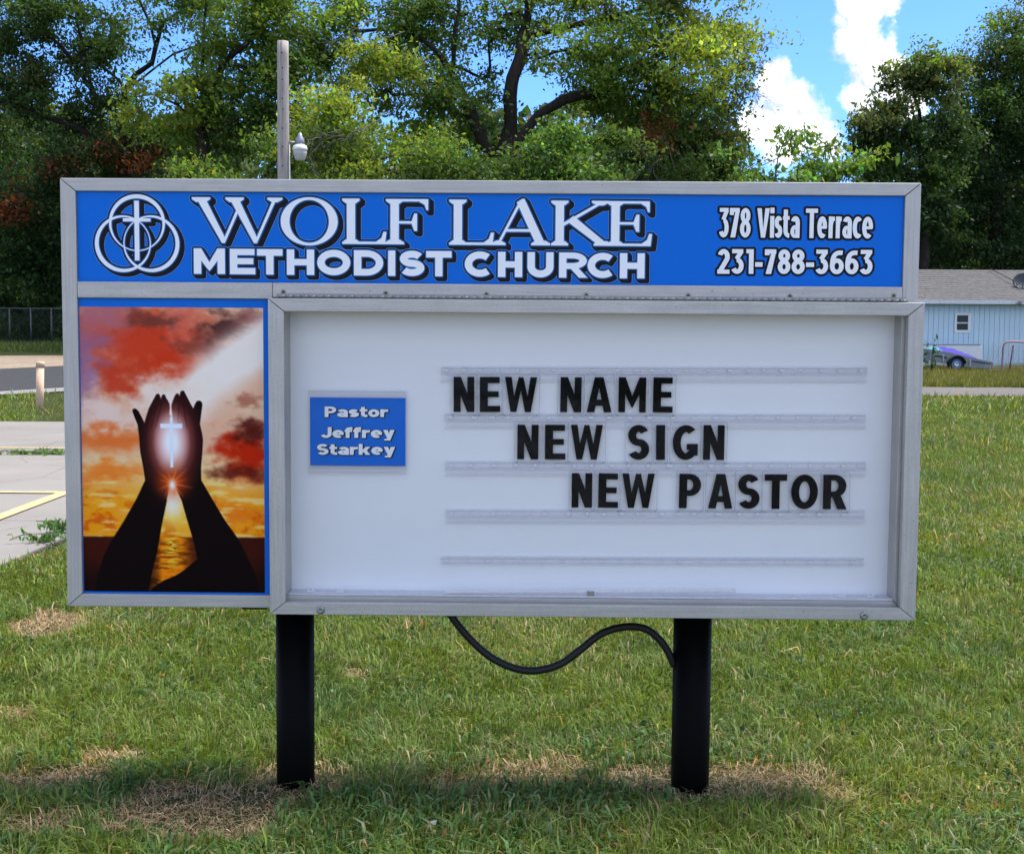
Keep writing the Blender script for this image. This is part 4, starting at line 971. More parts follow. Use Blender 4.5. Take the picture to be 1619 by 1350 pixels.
def make_tree(name, label, base, limbs, blobs, group, bark=None, leaf=0.15, per_pad=70, pad_r=0.75, dens=1.0, seed=1, trunk_r=None, twig_pads=0.12):
    """limbs: lists of world points (first = trunk from the ground); blobs: (centre, radii, colour key, number factor)"""
    rng = np.random.default_rng(seed); bark = bark or M_BARK
    nodes, par = [], []
    def add(p, q): nodes.append(np.array(p, float)); par.append(q); return len(nodes) - 1
    for li, L in enumerate(limbs):
        L = [np.array(p, float) for p in L]
        if li == 0: prev = add(L[0], -1)
        else: prev = int(np.argmin([np.linalg.norm(n - L[0]) for n in nodes]))
        for p, q in zip(L[:-1], L[1:]):
            n = max(1, int(np.linalg.norm(q - p) / .7))
            for k in range(1, n + 1):
                w = p + (q - p) * k / n + (rng.normal(0, .06, 3) if k < n else 0); prev = add(w, prev)
    n_main = len(nodes)
    pads = []
    for c, r, key, fac in blobs:
        c = np.array(c); r = np.array(r)
        cnt = max(4, int(dens * fac * 19.0 * (r[0] * r[2] * 1.0 + .35)))
        d = rng.normal(size=(cnt, 3)); d /= np.linalg.norm(d, axis=1, keepdims=True)
        rad = rng.uniform(.25, 1.0, (cnt, 1)) ** .5
        for p in c + d * rad * r:
            p = p + rng.normal(0, .28, 3)
            if float(vnoise(np.array([p[0] * .75 + p[1] * .3 + seed]), np.array([p[2] * .85 + p[1] * .2]), 7, 3)[0]) > .365: pads.append((p, key))
    root = nodes[0]
    pads.sort(key=lambda q: np.linalg.norm(q[0] - np.array(limbs[0][-1])) * .6 + np.linalg.norm(q[0] - root) * .2)
    tips = []
    for p, key in pads:
        A = np.array(nodes); d = np.linalg.norm(A - p, axis=1) + .9 * np.maximum(0, A[:, 2] - p[2] + .1)
        d[0:2] += 5
        k = int(np.argmin(d)); q = nodes[k]; L = np.linalg.norm(p - q); n = max(1, int(L / .6)); prev = k
        side = rng.normal(0, .12 * L, 3); side[2] = abs(side[2]) * .8
        for s in range(1, n + 1):
            u = s / n; prev = add(q + (p - q) * u + side * math.sin(math.pi * u) + (rng.normal(0, .05, 3) if u < 1 else 0), prev)
        tips.append((prev, p, key))
    N_ = len(nodes); P = np.array(nodes); r = np.zeros(N_); kids = [[] for _ in range(N_)]
    for i in range(N_):
        if par[i] >= 0: kids[par[i]].append(i)
    for i in range(N_ - 1, -1, -1): r[i] = max(.011, sum(r[k] ** 2.5 for k in kids[i]) ** (1 / 2.5))
    if trunk_r: r = .011 * (r / .011) ** (math.log(trunk_r / .011) / math.log(r[0] / .011))
    root_o = empty(name, base); tag(root_o, label, 'tree', group)
    off = np.array(base)
    bm_v, bm_t = [], []; vb = 0
    # chains of nodes as tapered tubes
    done = set(); starts = [0]
    while starts:
        s = starts.pop(); ch = [par[s]] if par[s] >= 0 else []
        k = s
        while True:
            ch.append(k); ks = sorted(kids[k], key=lambda z: -r[z])
            starts += ks[1:]
            if not ks: break
            k = ks[0]
        if len(ch) < 2: continue
        sides = 9 if r[s] > .12 else (6 if r[s] > .04 else 4)
        rad = np.array([min(r[c], r[s] * 1.02) for c in ch]); pts = P[ch]
        tg = np.gradient(pts, axis=0); tg /= np.linalg.norm(tg, axis=1, keepdims=True) + 1e-9
        a = np.cross(tg, np.array((.21, .91, .35))); a /= np.linalg.norm(a, axis=1, keepdims=True) + 1e-9; b = np.cross(tg, a)
        an = np.arange(sides) * 2 * math.pi / sides
        rg = pts[:, None] + (a[:, None] * np.cos(an)[None, :, None] + b[:, None] * np.sin(an)[None, :, None]) * (rad[:, None, None] * (1 + .12 * rng.normal(size=(len(ch), sides, 1))))
        bm_v.append(rg.reshape(-1, 3) - off); i = np.arange(len(ch) - 1)[:, None] * sides; k0 = np.arange(sides)[None]; k1 = (k0 + 1) % sides
        q0, q1, q2, q3 = (i + k0).ravel() + vb, (i + k1).ravel() + vb, (i + sides + k1).ravel() + vb, (i + sides + k0).ravel() + vb
        bm_t += [np.stack([q0, q1, q2], 1), np.stack([q0, q2, q3], 1)]; vb += len(ch) * sides
    me = raw_mesh('trunk', np.concatenate(bm_v), np.concatenate(bm_t)); obj('trunk', me, bark, root_o, True)
    Cs, cols = [], []
    for ti, p, key in tips:
        n = int(per_pad * rng.uniform(.5, 1.4)); pr = pad_r * rng.uniform(.65, 1.3)
        d = rng.normal(size=(n, 3)) * np.array((.43, .43, .21)) * pr
        hang = np.hypot(d[:, 0], d[:, 1]) * rng.uniform(.0, .45); d[:, 2] -= hang
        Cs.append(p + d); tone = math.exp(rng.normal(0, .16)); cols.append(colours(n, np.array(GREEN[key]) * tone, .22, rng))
        # leaves scattered back along the twig
        j = par[ti]
        if j > n_main and rng.random() < .8:
            n = int(per_pad * .35); Cs.append(P[j] + rng.normal(size=(n, 3)) * .25 * pr); cols.append(colours(n, np.array(GREEN[key]) * tone, .22, rng))
    C = np.concatenate(Cs); K = np.concatenate(cols)
    Vv, Tt = leaf_soup(C - off, np.full(len(C), leaf), rng=rng, droop=.5)
    me = raw_mesh('crown', Vv, Tt, np.repeat(K, 4, 0)); obj('crown', me, M_LEAF, root_o)
    make_tree.n += len(Tt) + len(np.concatenate(bm_t))
    return root_o
make_tree.n = 0
def tp(depth, *pts, z=None):
    rs = random.Random(len(pts) + int(depth)); return [tuple(at(x, y, depth + rs.uniform(-.8, .8))) for x, y in pts]
def tb(depth, lst, thick=1.0):
    """crown masses measured in the picture: (px, py, rx, ry, colour, factor[, depth shift])"""
    o = []
    for q in lst:
        px, py, rx, ry, key, fac = q[:6]; d = depth + (q[6] if len(q) > 6 else 0); s = d / F_PX
        o.append((tuple(at(px, py, d)), (rx * s, max(rx, ry) * s * thick, ry * s), key, fac))
    return o
def tbase(px, depth):
    x = at(px, 560, depth).x; return (x, depth, float(terrain(x, depth)) - .05)
G1 = 'tall trees behind the sign'
D = 42.0; b = tbase(800, D)
make_tree('oak_tree', 'big spreading tree with dark forked trunk rising behind the middle of the sign', b,
    [[b] + tp(D, (799, 330), (799, 250), (808, 200), (807, 153), (824, 90), (835, 30), (842, -60), (850, -160)),
     tp(D, (799, 262), (768, 235), (745, 180), (716, 122), (694, 84), (660, 56), (630, 46), (560, 50), (490, 44)),
     tp(D, (812, 228), (850, 182), (892, 158), (965, 142), (1040, 150)), tp(D, (838, 58), (900, 42), (960, 28), (1040, 10), (1110, 20)),
     tp(D, (835, 27), (790, 0), (730, -60)), tp(D, (706, 100), (718, 60), (726, 20), (720, -60)), tp(D, (840, -40), (920, -60), (1000, -100)), tp(D, (725, 135), (680, 150), (620, 150))],
    tb(D, [(600, 108, 80, 26, 'yel', 1.1, -2), (560, 40, 100, 40, 'lit', .7), (690, 40, 70, 40, 'mid', .6), (700, 175, 90, 40, 'mid', .8), (905, 85, 80, 40, 'lit', .7), (1000, 70, 100, 50, 'lit', .9, -1), (1085, 100, 90, 50, 'yel', .8, -2), (1130, 50, 70, 45, 'yel', .7), (1040, 20, 100, 36, 'olive', .8),
           (960, 165, 100, 40, 'lit', .8), (1060, 170, 90, 40, 'mid', .8), (880, -70, 230, 70, 'mid', .6), (660, 10, 120, 30, 'mid', .7, 1), (800, 30, 90, 30, 'mid', .6, 2), (920, 130, 60, 30, 'mid', .7, 2), (560, 90, 60, 30, 'mid', .8, 2), (620, -60, 170, 60, 'mid', .6), (1090, -40, 110, 50, 'lit', .6), (760, 100, 60, 50, 'mid', .35, 3), (880, 20, 90, 30, 'lit', .5), (1155, 80, 40, 40, 'olive', .5, 2), (1010, 222, 26, 26, 'rust', 0.19, -2), (640, 180, 60, 40, 'lit', .8), (560, 130, 60, 30, 'mid', .8, 3), (640, 100, 60, 40, 'mid', .6, 3), (590, 15, 70, 24, 'mid', .8)]),
    G1, leaf=.140, per_pad=100, pad_r=.85, seed=11, trunk_r=.42)
D = 44.0; b = tbase(190, D)
make_tree('oak_tree', 'large dark tree with rusty leaf sprays behind the left end of the sign', b,
    [[b] + tp(D, (192, 340), (200, 240), (198, 145)), tp(D, (198, 145), (215, 118), (240, 100), (246, 75), (238, 40), (220, 0), (215, -60)), tp(D, (246, 75), (258, 35), (300, 5), (350, -30)), tp(D, (205, 135), (240, 112), (275, 85), (320, 70)),
     tp(D, (195, 200), (150, 150), (128, 90), (120, 30), (110, -60)), tp(D, (190, 240), (120, 200), (60, 180), (10, 160)), tp(D, (190, 290), (120, 300), (50, 330))],
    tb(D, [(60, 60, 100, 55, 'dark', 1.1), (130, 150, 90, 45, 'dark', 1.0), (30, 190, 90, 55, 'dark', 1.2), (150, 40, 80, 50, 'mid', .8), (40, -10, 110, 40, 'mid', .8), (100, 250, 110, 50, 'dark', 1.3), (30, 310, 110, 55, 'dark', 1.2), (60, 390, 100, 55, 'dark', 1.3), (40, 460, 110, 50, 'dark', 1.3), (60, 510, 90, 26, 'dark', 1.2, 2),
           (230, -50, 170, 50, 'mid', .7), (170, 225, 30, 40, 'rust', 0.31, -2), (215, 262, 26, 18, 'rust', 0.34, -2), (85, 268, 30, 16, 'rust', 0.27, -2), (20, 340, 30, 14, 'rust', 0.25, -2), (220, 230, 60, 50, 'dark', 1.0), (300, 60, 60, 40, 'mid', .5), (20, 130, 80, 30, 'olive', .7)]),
    G1, leaf=.140, per_pad=100, pad_r=.85, seed=12, trunk_r=.40)
D = 39.0; b = tbase(316, D)
make_tree('young_oak_tree', 'slender sunlit tree with yellow-green foliage left of the wooden lamp pole', b,
    [[b] + tp(D, (316, 320), (316, 200), (318, 120), (322, 40), (330, -60)), tp(D, (318, 150), (350, 110), (390, 70), (410, 20)), tp(D, (317, 190), (280, 165), (240, 150)), tp(D, (317, 220), (370, 190), (420, 170))],
    tb(D, [(262, 158, 66, 30, 'yel', 1.2, -1), (330, 150, 60, 34, 'lit', 1.0), (390, 110, 70, 50, 'lit', 1.1), (400, 50, 70, 45, 'lit', 1.0), (345, 40, 50, 40, 'lit', .8), (410, 190, 60, 36, 'mid', 1.1), (250, 195, 60, 24, 'lit', 1.2), (350, -30, 100, 40, 'mid', .8), (330, 220, 80, 30, 'dark', 1.1, 3), (450, 130, 50, 60, 'mid', 1.0), (470, 25, 60, 40, 'lit', .9, 1), (520, 75, 50, 40, 'mid', .9, 2), (440, -10, 60, 30, 'lit', .8)]),
    G1, leaf=.140, per_pad=100, pad_r=.8, seed=13, trunk_r=.20)
D = 36.0; b = tbase(380, D)
make_tree('shrubby_tree', 'low bright green tree at the foot of the wooden lamp pole', b,
    [[b] + tp(D, (380, 420), (378, 330), (376, 270)), tp(D, (380, 330), (430, 260)), tp(D, (378, 310), (330, 270))],
    tb(D, [(380, 262, 64, 34, 'lit', 1.4), (330, 282, 50, 28, 'lit', 1.3), (430, 250, 50, 34, 'mid', 1.3), (400, 310, 100, 40, 'mid', 1.2)]), G1, leaf=.12, per_pad=90, pad_r=.7, seed=14, trunk_r=.12)
D = 35.0; b = tbase(550, D)
make_tree('maple_tree', 'yellow-green tree close behind the pole light', b,
    [[b] + tp(D, (552, 420), (550, 320), (556, 250), (560, 200)), tp(D, (552, 300), (500, 250), (480, 210)), tp(D, (552, 290), (620, 240), (670, 220))],
    tb(D, [(500, 190, 40, 34, 'yel', 1.3), (535, 160, 44, 24, 'yel', 1.2), (490, 245, 46, 34, 'yel', 1.3), (560, 215, 60, 40, 'lit', 1.1), (610, 250, 60, 36, 'lit', 1.2), (560, 275, 90, 26, 'yel', 1.3), (670, 240, 60, 36, 'lit', 1.2), (690, 280, 80, 30, 'mid', 1.3), (600, 330, 140, 40, 'mid', 1.0), (740, 270, 40, 30, 'mid', 1.1)]),
    G1, bark=M_BARKG, leaf=.12, per_pad=85, pad_r=.72, seed=15, trunk_r=.15)
D = 37.0; b = tbase(880, D)
make_tree('shrubby_tree', 'low green tree in front of the big forked trunk', b,
    [[b] + tp(D, (880, 420), (882, 330), (885, 270)), tp(D, (880, 320), (940, 260)), tp(D, (880, 330), (820, 280))],
    tb(D, [(870, 235, 50, 30, 'fresh', 1.9), (840, 275, 60, 26, 'mid', 1.3), (920, 270, 60, 28, 'fresh', 1.2), (960, 240, 50, 30, 'mid', 1.1), (780, 285, 50, 20, 'mid', 1.2), (880, 320, 140, 30, 'mid', 1.0)]), G1, leaf=.13, per_pad=85, pad_r=.7, seed=16, trunk_r=.12)
D = 45.0; b = tbase(1075, D)
make_tree('oak_tree', 'dense dark olive tree at the right edge of the big spreading crown', b,
    [[b] + tp(D, (1075, 340), (1072, 250), (1078, 170)), tp(D, (1074, 260), (1120, 210), (1150, 180)), tp(D, (1074, 260), (1030, 220))],
    tb(D, [(1060, 195, 70, 44, 'olive', 1.2), (1120, 220, 60, 44, 'olive', 1.3), (1030, 250, 70, 40, 'dark', 1.3), (1150, 262, 44, 36, 'mid', 1.3), (1140, 160, 34, 40, 'olive', 1.0), (1090, 275, 90, 26, 'mid', 1.3, -2), (1080, 330, 130, 40, 'dark', 1.1)]),
    G1, leaf=.140, per_pad=100, pad_r=.8, seed=17, trunk_r=.22)
D = 27.0; b = tbase(1225, D)
make_tree('sapling', 'sparse leafy sapling poking above the sign below the left cloud', b,
    [[b] + tp(D, (1225, 380), (1222, 300), (1230, 250), (1240, 222)), tp(D, (1224, 300), (1205, 262), (1195, 250)), tp(D, (1224, 310), (1260, 280), (1262, 262))],
    tb(D, [(1235, 232, 14, 14, 'fresh', 1.9), (1205, 258, 20, 16, 'fresh', 1.9), (1255, 275, 20, 12, 'fresh', 1.9), (1215, 285, 36, 14, 'fresh', 1.9), (1230, 320, 50, 30, 'mid', 1)]), G1, leaf=.13, per_pad=26, pad_r=.42, seed=18, trunk_r=.02)
D = 28.0; b = tbase(1325, D)
make_tree('sapling', 'bright leafy sapling above the sign between the clouds and the right woods', b,
    [[b] + tp(D, (1325, 380), (1322, 310), (1320, 260), (1310, 232)), tp(D, (1323, 300), (1345, 262)), tp(D, (1323, 310), (1285, 275))],
    tb(D, [(1306, 240, 14, 14, 'fresh', 1.9), (1325, 262, 24, 16, 'fresh', 1.9), (1345, 268, 20, 18, 'lit', 1.2), (1290, 280, 28, 10, 'fresh', 1.9), (1330, 310, 50, 28, 'mid', 1.3)]), G1, leaf=.13, per_pad=32, pad_r=.42, seed=19, trunk_r=.022)
def dead_branch(tree, depth, px, py, dpx, dpy, length, seed):
    rs = random.Random(seed); bm = bmesh.new(); off = Vector(tree.location)
    def grow(p, d, L, r, lev):
        n = 4; pts = [p]
        for k in range(n):
            d = (d + Vector((rs.uniform(-.35, .35), rs.uniform(-.35, .35), rs.uniform(-.35, .25)))).normalized(); pts.append(pts[-1] + d * L / n)
            if lev < 3 and rs.random() < .85: grow(pts[-1], (d + Vector((rs.uniform(-.9, .9), rs.uniform(-.6, .6), rs.uniform(-.7, .5)))).normalized(), L * rs.uniform(.4, .65), r * .55, lev + 1)
        tube(bm, [q - off for q in pts], [r * (1 - .7 * k / n) for k in range(n + 1)], 4, False)
    a = at(px, py, depth); grow(a, (at(px + dpx, py + dpy, depth) - a).normalized(), length, .026, 0)
    tag(obj('dead_branch', bm, M_DEAD, tree), 'bare grey dead branch')
M_DEAD = speckle('dead_wood', (.24, .215, .19), .25, 20, .95, 0, .1)
_t = [o for o in bpy.data.objects if o.get('category') == 'tree']
_big = [o for o in _t if 'dark forked trunk rising' in o['label']][0]; _map = [o for o in _t if o.name.startswith('maple')][0]; _ol = [o for o in _t if 'olive tree at the right' in o['label']][0]
for q in ((_map, 33.8, 545, 214, -40, 8, 1.2, 1), (_map, 33.6, 540, 205, -30, -5, .9, 2), (_map, 33.8, 600, 190, -60, 25, 1.1, 3), (_ol, 41.8, 1040, 205, -6, 40, 1.6, 4), (_ol, 41.6, 1035, 225, -25, 40, 1.3, 5), (_ol, 41.7, 1050, 215, 12, 40, 1.3, 6), (_big, 40.5, 1160, 95, 30, -12, 1.0, 7), (_big, 40.5, 1165, 115, 30, 10, 1.0, 8), (_big, 39.5, 640, 50, -60, 10, 1.8, 9), (_big, 39.5, 600, 30, -50, 14, 1.5, 10), (_big, 39.5, 560, 52, -40, 20, 1.2, 12)): dead_branch(*q)
G2 = 'trees right of the sky gap'
D = 54.0; b = tbase(1462, D)
make_tree('oak_tree', 'slim airy tree at the left edge of the right woods with clouds behind it', b,
    [[b] + tp(D, (1462, 400), (1460, 300), (1455, 200), (1448, 130), (1450, 100)), tp(D, (1460, 300), (1420, 260), (1385, 235)), tp(D, (1457, 220), (1410, 190), (1385, 180)), tp(D, (1457, 240), (1500, 190))],
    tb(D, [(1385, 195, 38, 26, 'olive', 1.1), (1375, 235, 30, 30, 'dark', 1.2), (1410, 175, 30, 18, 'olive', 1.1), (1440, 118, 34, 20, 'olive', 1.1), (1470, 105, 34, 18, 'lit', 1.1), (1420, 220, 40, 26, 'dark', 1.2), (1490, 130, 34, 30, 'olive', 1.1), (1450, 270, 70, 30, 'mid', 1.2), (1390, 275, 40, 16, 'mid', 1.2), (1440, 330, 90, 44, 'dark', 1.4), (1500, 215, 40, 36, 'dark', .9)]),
    G2, leaf=.18, per_pad=90, pad_r=.8, seed=20, trunk_r=.22)
D = 57.0; b = tbase(1585, D)
make_tree('oak_tree', 'tall broad dark green tree above the blue house at the right edge', b,
    [[b] + tp(D, (1580, 400), (1575, 300), (1572, 240), (1585, 160), (1600, 80), (1610, 10)), tp(D, (1573, 250), (1550, 230), (1540, 190)), tp(D, (1574, 280), (1530, 290), (1490, 280)), tp(D, (1580, 190), (1640, 140), (1680, 100))],
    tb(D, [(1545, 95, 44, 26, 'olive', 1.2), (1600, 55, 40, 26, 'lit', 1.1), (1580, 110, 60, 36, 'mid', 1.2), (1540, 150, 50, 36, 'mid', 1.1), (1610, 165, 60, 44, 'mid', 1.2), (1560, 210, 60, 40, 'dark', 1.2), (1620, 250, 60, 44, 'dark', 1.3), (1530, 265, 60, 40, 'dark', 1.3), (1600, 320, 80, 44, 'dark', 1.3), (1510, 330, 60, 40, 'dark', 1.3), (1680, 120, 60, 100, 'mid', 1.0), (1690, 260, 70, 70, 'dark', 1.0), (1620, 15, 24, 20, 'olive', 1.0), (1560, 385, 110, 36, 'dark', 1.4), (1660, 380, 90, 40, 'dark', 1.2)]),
    G2, leaf=.140, per_pad=100, pad_r=.9, seed=21, trunk_r=.34)
D = 50.0; b = tbase(-190, D)
make_tree('oak_tree', 'dark tree at the far left edge of the picture beyond the fence', b,
    [[b] + tp(D, (-190, 340), (-180, 200), (-170, 60), (-150, -60)), tp(D, (-185, 260), (-100, 180), (-40, 140)), tp(D, (-185, 300), (-80, 330), (-20, 360))],
    tb(D, [(-100, 60, 130, 70, 'dark', .9), (-60, 180, 120, 70, 'dark', 1.0), (-200, 100, 120, 90, 'mid', .8), (-80, 310, 130, 70, 'dark', 1.1), (-60, 430, 130, 70, 'dark', 1.1), (-220, 300, 120, 110, 'dark', .8), (-120, -60, 150, 60, 'mid', .7)]),
    G1, leaf=.140, per_pad=100, pad_r=1.0, seed=22, trunk_r=.34)
# the wood farther back reads as one mass
def far_wood():
    rng = np.random.default_rng(5); Cs, Ks, sz = [], [], []; tv, tt = [], []
    for k in range(190):
        px = rng.uniform(-500, 2100); d = rng.uniform(62, 84)
        top = 205 + rng.normal(0, 22) if px < 1130 else (330 + rng.normal(0, 14) if px < 1400 else 215 + rng.normal(0, 25))
        base = at(px, 500, d); x = base.x; zg = float(terrain(x, d)); zt = at(px, top, d).z
        n = 1000; u = rng.uniform(0, 1, n) ** .8; w = (1.0 + 2.6 * np.sin(np.pi * np.clip(u, .05, .98)) ** .7) * rng.uniform(.6, 1.1)
        an = rng.uniform(0, 6.283, n); rr = np.sqrt(rng.uniform(.1, 1, n)) * w
        P = np.stack([x + rr * np.cos(an), d + rr * np.sin(an), zg + .2 + (zt - zg) * u], 1)
        key = rng.choice(['dark', 'dark', 'mid', 'olive']); tone = math.exp(rng.normal(0, .2))
        Cs.append(P); Ks.append(colours(n, np.array(GREEN[key]) * tone, .25, rng)); sz.append(np.full(n, .38))
    n = 34000; px = rng.uniform(-500, 2150, n); d = rng.uniform(58, 63, n); x = (px - 809.5) / F_PX * d        # undergrowth along the edge of the wood
    Cs.append(np.stack([x, d, terrain(x, d) + 3.8 * rng.uniform(0, 1, n) ** 1.2 * (.6 + .6 * vnoise(x * .4, d * .1, 5, 2))], 1)); Ks.append(colours(n, np.array(GREEN['dark']) * .9, .25, rng)); sz.append(np.full(n, .36))
    C = np.concatenate(Cs); V, T = leaf_soup(C, np.concatenate(sz), aspect=.8, rng=rng)
    tag(obj('distant_wood', raw_mesh('distant_wood', V, T, np.repeat(np.concatenate(Ks), 4, 0)), M_LEAF), 'dark wood closing the view behind the nearer trees', 'wood', kind='stuff')
    make_tree.n += len(T)
far_wood()
print('trees', make_tree.n, time.time() - T0)

# ------------------------------------------------------------------ wooden pole with yard light
def pole():
    D = 28.0; x = at(448.5, 300, D).x; zg = float(terrain(x, D)); zt = at(448, 66, D).z
    r = empty('lamp_pole', (x, D, zg)); tag(r, 'weathered grey wooden pole rising behind the left half of the sign', 'pole')
    m, t, out = material('weathered_pole')
    co = coords(t); n = t.noise(t.mapping(co, (16, 16, .7)), 2.0, 6, .7); n2 = t.noise(co, 2.0, 3, .5); crk = t.noise(t.mapping(co, (11, 11, .22), (2, 1, 0)), 1.6, 4, .6)
    c = t.ramp(n, [(.3, (.24, .20, .18)), (.7, (.58, .52, .48))]); c = t.mix(t.math('MULTIPLY', n2, .4), c, (.30, .24, .20))
    c = t.mix(t.ramp(crk, [(.30, 1.0), (.36, 0.0)]), c, (.03, .025, .02))
    principled(t, out, c, .9, 0, .15, t.bump(n, .6, .02))
    rs = random.Random(3); bm = bmesh.new(); H = zt - zg; n_ = 26; sd = 28; rings = []
    for j in range(n_ + 1):
        z = H * j / n_; rad = .152 - .024 * j / n_
        rings.append([bm.verts.new((math.cos(2 * math.pi * k / sd) * rad * (1 - (.10 if k == 20 else .025 if k in (19, 21) else 0)) * (1 + rs.uniform(-.008, .008)), math.sin(2 * math.pi * k / sd) * rad * (1 - (.10 if k == 20 else 0)), z)) for k in range(sd)])
    for j in range(n_):
        for k in range(sd): f = bm.faces.new((rings[j][k], rings[j][(k + 1) % sd], rings[j + 1][(k + 1) % sd], rings[j + 1][k])); f.smooth = True
    bm.faces.new(rings[0]); bm.faces.new(rings[-1][::-1]); obj('pole', bm, m, r)
    M_HOLE = speckle('bolt_hole', (.012, .01, .009), .2, 30, .9)
    for py in (86, 110, 128, 158, 175, 205, 234, 264):
        z = at(449, py, D).z - zg; rad = .150 - .024 * z / H; bm = bmesh.new(); lathe(bm, [(.016, -.004), (.016, .004), (.009, .006)], (random.uniform(-.02, .03), -rad - .001, z), 'Y', 10); obj('bolt_hole', bm, M_HOLE, r)
    M_COND = speckle('conduit', (.45, .45, .46), .15, 30, .5, .3)
    cx = at(458.3, 250, D).x - x; z1 = at(458, 228, D).z - zg
    obj('conduit', tube(bmesh.new(), [(cx, -.03, 0), (cx, -.03, z1)], .017, 10), M_COND, r)
    # luminaire
    zl = at(472, 226, D).z - zg; lx = at(474.5, 230, D).x - x
    l = empty('yard_light', (x + lx, D - .02, zg + zl)); tag(l, 'grey yard light with white reflector and bowl mounted on the wooden pole', 'lamp')
    s = D / F_PX; M_LG = speckle('lamp_housing', (.30, .31, .36), .12, 30, .45, .5); M_LW = speckle('lamp_reflector', (.80, .80, .78), .05, 30, .4); M_LB = speckle('lamp_bowl', (.50, .47, .44), .15, 40, .3, 0, .5)
    hz = lambda py: (226 - py) * s
    obj('housing', lathe(bmesh.new(), [(.02, hz(211)), (.045, hz(212)), (.055, hz(216)), (.095, hz(220)), (.105, hz(224)), (.108, hz(230))], (0, 0, 0), 'Z', 20), M_LG, l, True)
    obj('reflector', lathe(bmesh.new(), [(.11, hz(229.5)), (.15, hz(231)), (.172, hz(235)), (.172, hz(238)), (.155, hz(238.5))], (0, 0, 0), 'Z', 24), M_LW, l, True)
    obj('bowl', lathe(bmesh.new(), [(.160, hz(238.6)), (.156, hz(243)), (.138, hz(248)), (.105, hz(253)), (.10, hz(253.6)), (.02, hz(254))], (0, 0, 0), 'Z', 24), M_LB, l, True)
    obj('bracket_arm', tube(bmesh.new(), [(-.10, 0, hz(226)), (-lx + .13, 0, hz(225))], .026, 10), M_COND, l)
pole()

# ------------------------------------------------------------------ left side: bollard, marker, fence
def bollard():
    p = ground(63, 645); s = p.y / F_PX; h = 73 * s
    r = empty('bollard', p); tag(r, 'pale peach painted post standing in the grass by the road', 'bollard')
    m = speckle('faded_peach_paint', (.72, .47, .31), .15, 14, .75, 0, .25, .1, (1, 1, .5), dirt=(.74, .58, .46))
    rad = 5.9 * s; bm = bmesh.new(); lathe(bm, [(rad, -.15), (rad, h - .10)], (0, 0, 0), 'Z', 24); b_ = obj('post', bm, m, r, True)
    bm = bmesh.new(); lathe(bm, [(rad * 1.12, h - .10), (rad * 1.14, h - .02), (rad * 1.05, h), (.01, h + .006)], (0, 0, 0), 'Z', 24); obj('cap', bm, m, r)
    r.rotation_euler = (0, R(1.6), 0)
bollard()
p = ground(19, 628); r = empty('utility_flag', p); tag(r, 'tiny white marker flag in the grass left of the peach post', 'flag')
obj('stake', tube(bmesh.new(), [(0, 0, -.05), (.008, 0, .17)], .004, 6), speckle('wire', (.2, .2, .2)), r)
obj('flag', prism(bmesh.new(), [(-.03, .06), (.035, .065), (.012, .17)], -.002, .002), speckle('white_flag', (.75, .76, .74)), r)
def fence():
    D = 41.0; M_F = speckle('galvanised', (.085, .09, .09), .15, 40, .5, .6)
    x0 = at(-260, 540, D).x; x1 = at(330, 540, D).x; H = 1.22
    zb = lambda x: float(terrain(x, D))
    r = empty('chain_link_fence', (x0, D, zb(x0))); tag(r, 'grey chain link fence beyond the road on the left', 'fence')
    z0 = zb(x0)
    for k, px in enumerate([-245, -208, -170, -131, -92, -53, -16, 16, 49.5, 82, 118, 155, 195, 235, 275, 315]):
        x = at(px, 540, D).x; obj('post', tube(bmesh.new(), [(x - x0, 0, zb(x) - z0 - .1), (x - x0, 0, zb(x) - z0 + H)], .030, 8), M_F, r)
    n = 40; obj('top_rail', tube(bmesh.new(), [((x1 - x0) * i / n, 0, zb(x0 + (x1 - x0) * i / n) - z0 + H) for i in range(n + 1)], .024, 8), M_F, r)
    bm = bmesh.new(); st = .11; X = 0.0
    def wire(xa, za, xb, zb_):
        w = .0022; a = [bm.verts.new(q) for q in ((xa - w, 0, za), (xa + w, 0, za), (xb + w, 0, zb_), (xb - w, 0, zb_))]; bm.faces.new(a)
    L = x1 - x0
    while X < L:
        zz = zb(x0 + X) - z0; wire(X, zz + .04, min(X + H * .95, L), zz + H - .02); wire(X, zz + H - .02, min(X + H * .95, L), zz + .04); X += st
    w_ = obj('wire_mesh', bm, M_F, r); tag(w_, kind='stuff')
fence()

